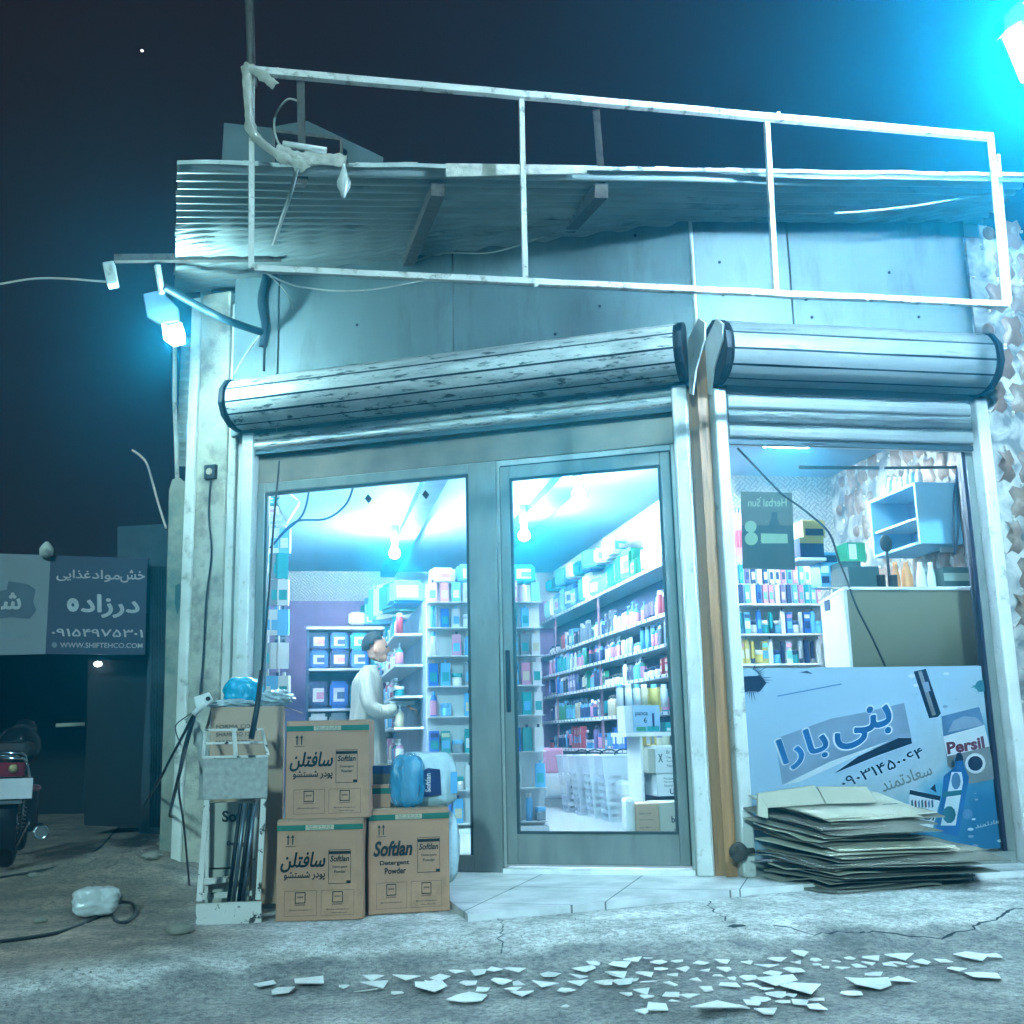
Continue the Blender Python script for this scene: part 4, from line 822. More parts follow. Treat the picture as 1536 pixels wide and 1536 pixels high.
# end stand with hanging packets
SY = 8.75
x0 = onY(640, 1000, SY).x; x1 = onY(811, 1000, SY).x
es = thing('end_stand', 'white end stand full of hanging packets behind the window mullion', 'display stand', (x0, SY, FZ))
bm = bmesh.new(); box(bm, FW, x0, x1, SY, SY+.03, .12, 2.02); link('back_board', bm, WHITE, es)
zr = [onY(660, y, SY).z for y in (905, 943, 985, 1030, 1075, 1130, 1185, 1235)]
for z in zr: bm = bmesh.new(); box(bm, FW, x0, x1, SY-.13, SY, z-.008, z); link('shelf_board', bm, WHITE, es)
bm = bmesh.new(); box(bm, FW, x0, x1, SY-.15, SY+.03, FZ, .12); link('plinth', bm, WHITE, es)
re_ = random.Random(8)
for r, z in enumerate(zr):
    zt = (zr[r-1]-.012 if r else z+.2); h = (zt-z)
    n = 10
    for k in range(n):
        c = re_.choice(['white', 'sky blue', 'teal', 'pink', 'white', 'blue', 'white', 'sky blue', 'grey']); 
        if re_.random() < .12: continue
        kd = 'packet' if re_.random() < .65 else re_.choice(['bottle', 'can', 'jar', 'box'])
        hh = .17 if kd == 'packet' else {'bottle': .18, 'can': .195, 'jar': .085, 'box': .145}[kd]
        s = min(1.25, h*.92/hh)
        put(kd, c, re_.choice(['white', 'sky blue', 'teal', 'cream']), (x0+(k+.5)*(x1-x0)/n, SY-.07+re_.uniform(-.02, .02), z+.0005), '%s %s, %s from left in the %s row of the end stand' % (c, kd, ordn(k), ordn(r)), 'goods on the end stand', (s*(.72 if kd == 'packet' else .95), s, s*.98), re_.uniform(-.2, .2))
for k in range(4):
    c = ['white', 'sky blue', 'white', 'teal'][k]
    put('pack', c, 'white', (x0+.13+k*.22, SY-.0, 2.0205), '%s carton standing %s from left on top of the end stand' % (c, ordn(k)), 'cartons on the end stand', (.2, .16, .13+.03*k % .06), 0, 'carton')
# gondola behind the stand: its left face
gx = x0+.03
gd = thing('gondola_shelf', 'white double shelf behind the person, its left side stocked with bottles', 'shelf', (gx, 10, FZ))
bm = bmesh.new(); box(bm, FW, gx, gx+.04, SY+.04, 12.2, FZ, 1.95); link('back_board', bm, mat('gondola_board', '#8fa5bb', .6), gd)
GZ = [.3, .62, .9, 1.16, 1.42, 1.68]
for z in GZ: bm = bmesh.new(); box(bm, FW, gx-.24, gx-.0, 9.3, 12.2, z-.02, z); link('shelf_board', bm, WHITE, gd)
for li, z in enumerate(GZ[1:]):
    for i in range(15):
        c = re_.choice(['white', 'sky blue', 'navy', 'pink', 'grey', 'teal', 'cream', 'red']); kd = re_.choice(['bottle', 'can', 'tall box', 'jar', 'pump bottle'])
        put(kd, c, 'white', (gx-.19, 9.4+i*.18, z+.0005), '%s %s, %s from the near end on the %s gondola shelf' % (c, kd, ordn(i), ordn(li)), 'goods on the gondola behind the person', (1.15, 1.15, .95), -1.57+3.14)
for i, c in enumerate(['sky blue', 'teal', 'white', 'sky blue']):
    put('pack', c, 'white', (gx-.12, 9.6+i*.55, 1.952 if i else 1.952), '%s bundle heaped %s from the near end on top of the gondola shelf' % (c, ordn(i)), 'bundles on the gondola', (.3, .4, .2+.07*i), .3*i, 'bundle')
# back cabinet with nappy packs
BY = 12.4
bk = thing('back_cabinet', 'dark backed open cabinet with blue packs behind the person', 'cabinet', tuple(onY(530, 1000, BY)))
cx0 = onY(463, 1000, BY).x; cx1 = onY(592, 1000, BY).x; cz = onY(530, 940, BY).z
bm = bmesh.new(); box(bm, FW, cx0, cx1, BY+.3, BY+.33, FZ, cz-.03); box(bm, FW, cx0-.03, cx0, BY, BY+.33, FZ, cz-.03); box(bm, FW, cx1, cx1+.03, BY, BY+.33, FZ, cz-.03); link('carcass', bm, mat('cabinet_slate', '#42506c', .6), bk)
bm = bmesh.new(); box(bm, FW, cx0-.03, cx1+.03, BY-.02, BY+.33, cz-.03, cz); link('top_board', bm, WHITE, bk)
zz = [cz-.46, cz-.9, cz-1.25, cz-1.6]
for z in zz: bm = bmesh.new(); box(bm, FW, cx0, cx1, BY, BY+.3, z-.025, z); link('shelf_board', bm, WHITE, bk)
for r, z in enumerate(zz):
    for k in range(4):
        for l in range(2 if r == 0 else 1):
            c = ['blue', 'navy', 'blue', 'teal'][(k+r+l) % 4] if r < 2 else re_.choice(['sky blue', 'white', 'grey'])
            put('pack', c, 'white', (cx0+.11+k*.225, BY+.14, z+.0005+l*.2), '%s nappy pack, %s from left, %s row%s, back cabinet' % (c, ordn(k), ordn(r), (' upper' if l else '')), 'packs in the back cabinet', (.2, .2, .2 if r == 0 else .3), 0, 'pack')
for k, (x, y, w_, h_, c) in enumerate([(536, 938, .2, .14, 'white'), (560, 938, .3, .12, 'sky blue'), (562, 922, .28, .12, 'teal'), (566, 908, .24, .1, 'sky blue'), (584, 938, .2, .2, 'white')]):
    p = onY(x, y, BY+.1); put('pack', c, 'white', (p.x, BY+.14, max(cz+.0005, p.z)), '%s flat bundle, %s placed in the heap on top of the back cabinet' % (c, ordn(k)), 'bundles on the back cabinet', (w_, .25, h_), .1*k, 'bundle')
# wall air unit and posters at the back left
t = thing('wall_poster', 'small dark blue poster on the lilac wall at the back left', 'poster', tuple(onY(421, 940, 14.1)))
bm = bmesh.new(); pxbox(bm, 412, 916, 430, 966, 14.13, .03); link('frame', bm, pm('grey'), t); bm = bmesh.new(); pxbox(bm, 414, 920, 428, 955, 14.125, .004); link('picture', bm, pm('navy'), t)
# hanging goods at the far left of the window
hr = thing('hanging_rack', 'white wire rack with hanging nets inside the left edge of the window', 'rack', tuple(onY(395, 1000, 8.3)))
bm = bmesh.new()
for x in (388, 404, 420): tube(bm, [onY(x, 790, 8.35), onY(x-3, 1100, 8.35)], .007, 5)
for y in (800, 860, 925, 990, 1050): tube(bm, [onY(385, y, 8.35), onY(424, y-2, 8.35)], .006, 5)
link('wire_grid', bm, WHITE, hr)
k = 0
for r, y in enumerate((812, 850, 890, 935, 985, 1035)):
    for j, x in enumerate((388, 400, 413, 425)):
        c = re_.choice(['white', 'sky blue', 'teal', 'white', 'grey', 'sky blue']); p = onY(x+re_.uniform(-3, 3), y+18, 8.28-.03*j)
        put('packet', c, re_.choice(['white', 'teal', 'sky blue']), p, '%s hanging packet, %s from left in the %s row of the left wire rack' % (c, ordn(j), ordn(r)), 'packets on the left wire rack', (.95, 1.5, 1.25), re_.uniform(-.4, .4))
for i, (x, y, w_, h_, c, rz) in enumerate([(392, 762, .3, .07, 'teal', 0), (394, 750, .28, .07, 'white', .2), (400, 740, .3, .06, 'green', -.1), (393, 778, .3, .08, 'white', .1)]):
    p = onY(x, y, 8.3); put('pack', c, 'white', p, '%s flat carton, %s of the small heap high at the left window edge' % (c, ordn(i)), 'cartons high on the left rack', (w_, .25, h_), rz, 'carton')
t = bpy.data.objects.new('x', None)
bm = bmesh.new(); plate(bm, [(414, 752), (430, 736), (450, 752), (430, 784)], 8.2, .09); tag(link('speaker_box', bm, mat('pale_blue_box', '#a8c2cf', .5), bev=.006), 'tilted pale grey box hanging high inside the left window', 'box')
bm = bmesh.new(); pxbox(bm, 383, 786, 426, 790, 8.3, .35); tag(link('high_shelf', bm, WHITE), 'short white shelf board high at the left window edge', 'shelf')
for pts, lb in (([(466, 722, 0), (455, 770, 0), (425, 800, 0), (405, 822, 0)], 'straight dark cable dropping inside the left window beside the leaning stick'), ([(532, 722, 0), (520, 755, 0), (490, 778, 0), (445, 782, 0), (418, 806, 0)], 'dark cable curving across the inside of the left window')):
    bm = bmesh.new(); tube(bm, curve([onL(x, y, -.12) for x, y, _ in pts]), .008, 6); tag(link('indoor_cable', bm, mat('cable_blue', '#1d3f66', .5)), lb, 'cable')
for (x, y, lb) in ((552, 748, 'small dark diamond sticker on the left window pane'), (638, 742, 'white rimmed dark diamond sticker on the left window pane near the mullion')):
    bm = bmesh.new(); P = [onL(x+a, y+b_, -.024) for a, b_ in ((0, -7), (6, 0), (1, 7), (-5, 0))]; P2 = [q_-nL*.002 for q_ in P]; prism(bm, P, P2); tag(link('window_sticker', bm, BLACK), lb, 'sticker', 'diamond stickers')
# floor goods behind the door
def crate(px0, px1, yt, yb, Y, name, label, c, cat, d=.3):
    t = bmesh.new(); r_ = pxbox(t, px0, yt, px1, yb, Y, d); o = link(name, t, mat('goods_'+c.replace(' ', '_'), PAL[c], .45, 0, .08), bev=.03); return tag(o, label, cat), r_
crate(815, 846, 1122, 1160, 11.3, 'storage_pack', 'glossy pink padded pack on the shop floor below the wall shelf', 'pink', 'pack')
crate(817, 857, 1160, 1197, 11.25, 'storage_pack', 'glossy white padded pack under the pink one on the shop floor', 'white', 'pack')
BASK = mat('basket_white', '#c6cdd6', .4, 0, .03)
for k in range(4):
    Y = 10.6-.42*k; xc_ = [870, 889, 910, 932][k]; p = onY(xc_, 1206+k*2, Y); z0 = max(FZ+.001, FZ+.001)
    zt = onY(xc_, 1133, Y).z; t = thing('laundry_basket', 'white slotted plastic laundry basket, %s from the left in the row under the shelf' % ORD[k], 'basket', (p.x, Y, z0), 'white laundry baskets')
    w0, w1, d_ = .14, .19, .13
    bm = bmesh.new(); nb_ = 13
    for face in range(4):
        for j in range(nb_+1):
            pass
    def BP(a, h):      # perimeter param a in 0..4, height h 0..1
        f_ = int(a) % 4; q_ = a-int(a); w_ = w0+(w1-w0)*h; dd = (d_*.8+d_*.25*h)
        c4 = [(-w_, -dd), (w_, -dd), (w_, dd), (-w_, dd)]; a0, a1 = c4[f_], c4[(f_+1) % 4]
        return V((p.x+a0[0]+(a1[0]-a0[0])*q_, Y+a0[1]+(a1[1]-a0[1])*q_, z0+(zt-z0)*h))
    nh = 17; na = 48
    gv = [[bm.verts.new(BP(a*4/na, h/nh)) for a in range(na)] for h in range(nh+1)]
    for h in range(nh):
        for a in range(na):
            if 1 <= h <= 12 and h % 2 == 1 and (a % 6) in (1, 2, 3, 4): continue
            bm.faces.new((gv[h][a], gv[h][(a+1) % na], gv[h+1][(a+1) % na], gv[h+1][a]))
    bm.faces.new(gv[0][::-1]); o = link('slotted_body', bm, BASK, t); sm_ = o.modifiers.new('thick', 'SOLIDIFY'); sm_.thickness = .006
    bm = bmesh.new(); tube(bm, [BP(a*.25, 1.0) for a in range(17)], .010, 6); link('rim', bm, BASK, t)
    bm = bmesh.new(); tube(bm, curve([BP(.3, 1), BP(.32, 1.06), BP(.5, 1.1), BP(.68, 1.06), BP(.7, 1)]), .007, 6); link('handle', bm, DARK, t)
# low counter and cartons by the door
low = thing('low_counter', 'low white counter behind the right side of the glass door', 'counter', tuple(onY(980, 1100, 8.0)))
bm = bmesh.new(); a_ = onY(938, 1099, 8.0); b_ = onY(1024, 1100, 8.0); box(bm, FW, a_.x, b_.x+.1, 8.0, 8.4, a_.z-.03, a_.z); link('top', bm, WHITE, low)
bm = bmesh.new(); box(bm, FW, a_.x+.12, a_.x+.135, 8.02, 8.38, FZ, a_.z-.03); link('side_panel', bm, WHITE, low)
bm = bmesh.new(); box(bm, FW, b_.x+.07, b_.x+.09, 8.02, 8.38, FZ, a_.z-.03); link('side_panel', bm, WHITE, low)
ct = a_.z
def carton(px0, px1, yt, yb, Y, d, name, label, m, zfix=None, prints=()):
    t = thing(name, label, 'carton', tuple(onY((px0+px1)/2, yb, Y)))
    bm = bmesh.new(); x_0, x_1, zb, zt = pxbox(bm, px0, yt, px1, yb, Y, d)
    if zfix is not None:
        dz = zfix-zb
        for v in bm.verts: v.co.z += dz
        zb += dz; zt += dz
    link('body', bm, m, t, bev=.004)
    for j, (body, u0_, u1_, v0_, v1_, mm_, bold) in enumerate(prints):
        bm = bmesh.new(); X = lambda u: x_0+(x_1-x_0)*u; Z = lambda v: zb+(zt-zb)*v; yy = Y-.002-.0005*j
        if body: textq(bm, body, V((X(u0_), yy, Z(v1_))), V((X(u1_), yy, Z(v1_))), V((X(u1_), yy, Z(v0_))), V((X(u0_), yy, Z(v0_))), bold=bold)
        else: quad(bm, V((X(u0_), yy, Z(v1_))), V((X(u1_), yy, Z(v1_))), V((X(u1_), yy, Z(v0_))), V((X(u0_), yy, Z(v0_))))
        link('print', bm, mm_, t)
    return t
PW = mat('carton_white', '#c4cdd2', .5, 0, .05); PG = mat('carton_grey', '#a5a79c', .7, 0, .08)
carton(937, 950, 1058, 1098, 8.06, .2, 'product_carton', 'narrow white carton left of the blue gift carton on the low counter', PW, ct+.0005)
carton(950, 990, 1058, 1098, 8.05, .2, 'product_carton', 'pale blue carton with black lettering and green print on the low counter', mat('carton_blue', '#8fb2d6', .5), ct+.0005, [('panca', .08, .55, .58, .75, INK, .02), ('6', .38, .5, .35, .55, INK, .02), (None, .1, .45, .04, .2, pm('green'), 0), (None, .5, .95, .04, .22, pm('teal'), 0), (None, .7, .78, .2, .7, pm('navy'), 0)])
carton(998, 1018, 1084, 1098, 8.06, .15, 'product_carton', 'small green and white carton at the right end of the low counter', pm('teal'), ct+.0005, [(None, .1, .9, .1, .4, pm('white'), 0)])
c1_ = carton(972, 985, 1123, 1160, 7.9, .3, 'stock_carton', 'narrow grey carton left of the upper printed carton under the counter', PG)
carton(984, 1024, 1118, 1160, 7.88, .3, 'stock_carton', 'upper white printed carton under the low counter', PW, None, [('Bi Smart', .4, .95, .7, .82, INK, .0), ('Free water', .4, .8, .52, .62, INK, 0), ('Fine baby care', .4, .9, .38, .48, INK, 0), ('Natural', .4, .8, .22, .32, INK, 0), ('X', .08, .25, .4, .7, INK, .03)])
carton(986, 1026, 1161, 1194, 7.88, .3, 'stock_carton', 'lower white printed carton under the low counter, above the baby carton', PW, None, [('Pro aloe', .25, .6, .74, .86, INK, 0), ('Face body', .25, .65, .58, .7, INK, 0), ('Natural oil', .25, .7, .42, .54, INK, 0), ('UIS', .45, .85, .08, .34, INK, .03)])
carton(956, 990, 1196, 1253, 7.45, .3, 'stock_carton', 'open cream carton left of the grey baby carton by the door', CARDL, FZ+.0005, [('baby care', .1, .6, .7, .78, INK, 0), ('100 soft wipes', .1, .7, .55, .6, INK, 0), ('lot 4521', .1, .6, .35, .4, INK, 0)])
carton(990, 1030, 1196, 1254, 7.43, .3, 'stock_carton', 'grey carton lettered baby in the lower right corner of the door', PG, FZ+.0005, [('baby', .42, .95, .42, .64, INK, .03), ('and up', .5, .95, .24, .34, INK, 0)])
t, r_ = crate(938, 955, 1196, 1250, 7.5, 'detergent_canister', 'white canister with blue label beside the cream carton', 'white', 'canister', .12)
crate(932, 952, 1172, 1198, 8.9, 'storage_tub', 'small white tub on the floor right of the laundry baskets', 'white', 'tub', .2)
for i, (x0_, x1_, yt, c) in enumerate([(925, 936, 1030, 'white'), (937, 950, 1025, 'white'), (952, 960, 1035, 'white'), (962, 972, 1038, 'cream'), (974, 990, 1035, 'yellow'), (991, 1003, 1022, 'white'), (1007, 1014, 1024, 'blue')]):
    put('can', c, 'white' if i % 2 else 'sky blue', onY((x0_+x1_)/2, 1060, 8.75), '%s jar standing %s from left behind the pale blue carton' % (c, ordn(i)), 'jars behind the blue carton', (1.2, 1.2, .95))
# ------------------------------------------------------------------ behind the right window
PGY = 8.3
pg = thing('accessory_wall', 'white pegboard wall with rows of small hanging goods behind the right window', 'display', tuple(onY(1170, 940, PGY)))
bm = bmesh.new(); pxbox(bm, 1096, 855, 1234, 1030, PGY+.1, .03); link('board', bm, WHITE, pg)
for y in (905, 950, 995): bm = bmesh.new(); pxbox(bm, 1098, y, 1234, y+3, PGY-.1, .2); link('shelf_board', bm, WHITE, pg)
rp = random.Random(21)
for r, (y, hgt) in enumerate(((875, 1.0), (905, 1.0), (950, 1.2), (995, 1.25))):
    for k in range(15):
        x = 1103+k*9; c = rp.choice(['white', 'sky blue', 'blue', 'navy', 'teal', 'pink', 'white', 'purple'] if r != 2 else ['teal', 'sky blue', 'blue', 'white'])
        if r == 3 and k < 6: c = 'yellow'
        p = onY(x, y, PGY-.05); kd = 'packet' if r < 2 else rp.choice(['packet', 'box', 'tube', 'jar'])
        put(kd, c, rp.choice(['white', 'sky blue', 'navy']), p, '%s %s, %s from left in the %s row of the pegboard' % (c, kd, ordn(k), ordn(r)), 'goods on the pegboard wall', (.42 if kd == 'packet' else .8, 1, hgt), rp.uniform(-.1, .1))
for k in range(3):
    p = onY(1102+k*5, 835, 7.6); put('packet', 'pink', 'red', p, 'pink hanging packet, %s from left beside the dark olive poster' % ORD[k], 'pink packets by the window edge', (.35, 1, 2.2))
ctr = thing('sales_counter', 'white sided counter with olive back panel behind the right window', 'counter', tuple(onY(1350, 940, 6.6)))
CY = 6.52
bm = bmesh.new(); a_ = onY(1270, 885, CY); b_ = onY(1484, 885, CY); zt = a_.z; xr = min(b_.x, 4.4)
box(bm, FW, a_.x, xr, CY, CY+.02, FZ, zt); link('back_panel', bm, mat('panel_olive', '#6e6c58', .6, 0, .08, 2), ctr)
bm = bmesh.new(); pl = onY(1229, 885, 7.3); prism(bm, [V((a_.x, CY, FZ)), V((a_.x, CY, zt)), V((a_.x-.02, CY, zt)), V((a_.x-.02, CY, FZ))], [V((pl.x+.02, 7.3, FZ)), V((pl.x+.02, 7.3, zt)), V((pl.x, 7.3, zt)), V((pl.x, 7.3, FZ))]); link('side_panel', bm, WHITE, ctr)
bm = bmesh.new(); poly(bm, [(a_.x-.03, CY-.012), (xr, CY-.012), (xr, 7.3), (pl.x-.01, 7.3)], zt, zt+.02); link('top', bm, WHITE, ctr)
bm = bmesh.new(); q_ = onY(1239, 908, 7.05); box(bm, FW, q_.x-.012, q_.x, 6.98, 7.05, q_.z-.04, q_.z+.03); link('socket', bm, pm('navy'), ctr)
top = zt+.0205
def ctbox(px0, px1, yt, yb, Y, d, label, m, name='product_box', z=None, prints=()): return carton(px0, px1, yt, yb, Y, d, name, label, m, top if z is None else z, prints)
DTE = mat('box_dark_teal', '#24403f', .6, 0, .1)
ctbox(1272, 1318, 832, 866, 6.62, .25, 'dark teal carton stack base on the counter behind right window', DTE)
ctbox(1300, 1314, 792, 832, 6.68, .2, 'tall dark box standing on the dark teal carton', DTE, z=None) if False else None
h1 = top+.105
for k, (x0_, x1_, yt, yb, lb, m_) in enumerate([(1262, 1300, 850, 862, 'lowest', PW), (1262, 1298, 838, 850, 'second lowest', DTE), (1262, 1299, 826, 838, 'third lowest', PW), (1263, 1297, 814, 826, 'fourth', DTE)]):
    carton(x0_-2, x1_-8, yt, yb, 6.9, .16, 'flat_box', 'flat striped box, %s in the stack left of the brush' % lb, m_, top+.0005+k*.058)
carton(1268, 1296, 784, 812, 6.95, .15, 'product_box', 'green and white box on top of the flat striped stack', pm('green'), top+.24, [(None, .1, .5, .1, .9, pm('white'), 0)])
carton(1200, 1236, 806, 836, 7.1, .2, 'product_box', 'lower dark box with yellow lid left of the counter boxes', pm('navy'), None, [(None, .0, 1, .7, 1, pm('yellow'), 0)])
carton(1204, 1238, 780, 806, 7.1, .2, 'product_box', 'upper olive yellow box left of the counter boxes', pm('yellow'), None, [(None, .1, .9, .1, .5, pm('black'), 0)])
carton(1198, 1240, 836, 841, 7.05, .25, 'display_shelf', 'small white display ledge below the dark and olive boxes', PW)
carton(1230, 1258, 828, 880, 7.12, .16, 'bottle_rack', 'blue white gridded rack beside the flat striped stack', pm('sky blue'), None, [(None, .05, .45, .1, .3, pm('navy'), 0), (None, .55, .95, .1, .3, pm('white'), 0), (None, .05, .45, .4, .6, pm('white'), 0), (None, .55, .95, .4, .6, pm('navy'), 0), (None, .05, .95, .7, .9, pm('navy'), 0)])
# brush and mugs
t = thing('round_brush', 'dark round brush standing in a black cup on the counter', 'brush', tuple(onY(1329, 866, 6.62)))
bm = bmesh.new(); p = onY(1329, 815, 6.65); ball(bm, p, .045, 14, 0, (1, .5, 1.35)); link('brush_head', bm, BLACK, t)
bm = bmesh.new(); tube(bm, [p-V((0, 0, .05)), V((p.x, 6.65, top))], .01, 8); link('stick', bm, BLACK, t)
for x, lb in ((1320, 'left'), (1338, 'right')):
    p = onY(x, 850, 6.6); bm = bmesh.new(); lathe(bm, [(.026, 0), (.028, .08), (.028, .09)], (p.x, 6.6, top), 12); tag(link('black_cup', bm, BLACK), '%s of the two black cups under the round brush' % lb, 'cup', 'black cups')
for k, (x0_, x1_, c, lb) in enumerate([(1340, 1353, 'orange', 'left amber'), (1354, 1372, 'orange', 'middle amber'), (1376, 1392, 'white', 'left clear white'), (1393, 1406, 'white', 'right clear white')]):
    p = onY((x0_+x1_)/2, 866, 6.66); s = (x1_-x0_)/20; bm = bmesh.new()
    lathe(bm, [(.036*s, 0), (.042*s, .02), (.042*s, .09), (.028*s, .14), (.014, .165), (.016, .167), (.016, .19)], (p.x, 6.68, top), 14); tag(link('refill_bottle', bm, mat('jug_'+c, PAL[c], .25, 0, .1)), '%s rounded bottle on the counter right of the brush' % lb, 'bottle', 'rounded bottles on the counter')
carton(1414, 1462, 834, 866, 6.58, .22, 'storage_box', 'dark lidded box with pale band at the right end of the counter', DTE, top, [(None, 0, 1, .35, .72, mat('band_pale', '#8fa39a', .6), 0)])
# wall cabinet and meter box on the side wall
wc = thing('wall_cabinet', 'white open wall cabinet with blue inside above the counter bottles', 'cabinet', (4.1, 7.3, 2.2))
a_ = onX(1303, 752, 4.12); b_ = onX(1372, 727, 4.12); za = onX(1303, 840, 4.12).z; CBL = mat('cabinet_blue', '#3f8fc6', .5, 0, .05)
ya, yb_ = a_.y, b_.y; zt_ = a_.z
bm = bmesh.new(); box(bm, FW, 4.12, 4.44, yb_, yb_+.02, za, zt_); box(bm, FW, 4.12, 4.44, ya-.02, ya, za, zt_); box(bm, FW, 4.12, 4.44, yb_+.02, ya-.02, zt_-.02, zt_); box(bm, FW, 4.12, 4.44, yb_+.02, ya-.02, za, za+.02); link('carcass', bm, mat('cabinet_pale_blue', '#7dbbdc', .5, 0, .05), wc)
bm = bmesh.new(); box(bm, FW, 4.425, 4.435, yb_+.02, ya-.02, za+.02, zt_-.02); link('back_panel', bm, CBL, wc)
bm = bmesh.new(); box(bm, FW, 4.14, 4.42, yb_+.02, ya-.02, za+.18, za+.195); link('shelf_board', bm, WHITE, wc)
for k in range(7): put('bottle', ['white', 'sky blue', 'white', 'grey'][k % 4], 'white', (4.2, yb_+.07+k*(ya-yb_-.1)/7, zt_+.0005), '%s bottle, %s from the near end on top of the wall cabinet' % (['white', 'sky blue', 'white', 'grey'][k % 4], ORD[k]), 'bottles on the wall cabinet', (1, 1, .6+.1*(k % 3)))
mb = thing('meter_box', 'white electrical box with cables at the upper right of the right window', 'electrical box', tuple(onY(1425, 790, 6.8)))
bm = bmesh.new(); pxbox(bm, 1408, 742, 1438, 828, 6.85, .02); link('mounting_board', bm, WHITE, mb)
bm = bmesh.new(); pxbox(bm, 1424, 744, 1450, 786, 6.75, .1); link('housing', bm, mat('meter_white', '#c9ced0', .4), mb, bev=.008)
bm = bmesh.new(); pxbox(bm, 1418, 760, 1425, 784, 6.78, .05); link('breaker', bm, pm('navy'), mb)
for k, pts in enumerate([[(1438, 680), (1434, 720), (1430, 760), (1432, 830)], [(1444, 680), (1436, 730), (1438, 790), (1432, 832)], [(1440, 680), (1452, 730), (1462, 762)]]):
    cable([onY(x, y, 6.7) for x, y in pts], .007, '%s of the blue cables beside the electrical box' % ('left', 'middle', 'right')[k] if k != 1 else 'middle one of the blue cables beside the electrical box', MC['cable_blue'])
bm = bmesh.new(); tube(bm, [onY(1199, 701, 6.4), onY(1318, 702, 6.4)], .012, 6); tag(link('hanging_rod', bm, BLACK), 'longer dark rod hanging level below the top of the right window', 'rod')
bm = bmesh.new(); tube(bm, [onY(1327, 702, 6.4), onY(1440, 701, 6.4)], .010, 6); tag(link('hanging_rod', bm, BLACK), 'shorter dark rod at right end of the longer rod near the window top', 'rod')
cable([onY(x, y, 6.185) for x, y in ((1106, 672), (1135, 702), (1170, 738), (1215, 772), (1244, 800), (1258, 840), (1270, 870), (1285, 910), (1310, 960), (1328, 1000))], .007, 'long dark cable running diagonally down behind the right window', CABLE)
cable([onY(x, y, 6.18) for x, y in ((1226, 881), (1300, 883), (1380, 881), (1458, 880))], .004, 'thin white level string across the right window above the olive panel', WHITE)
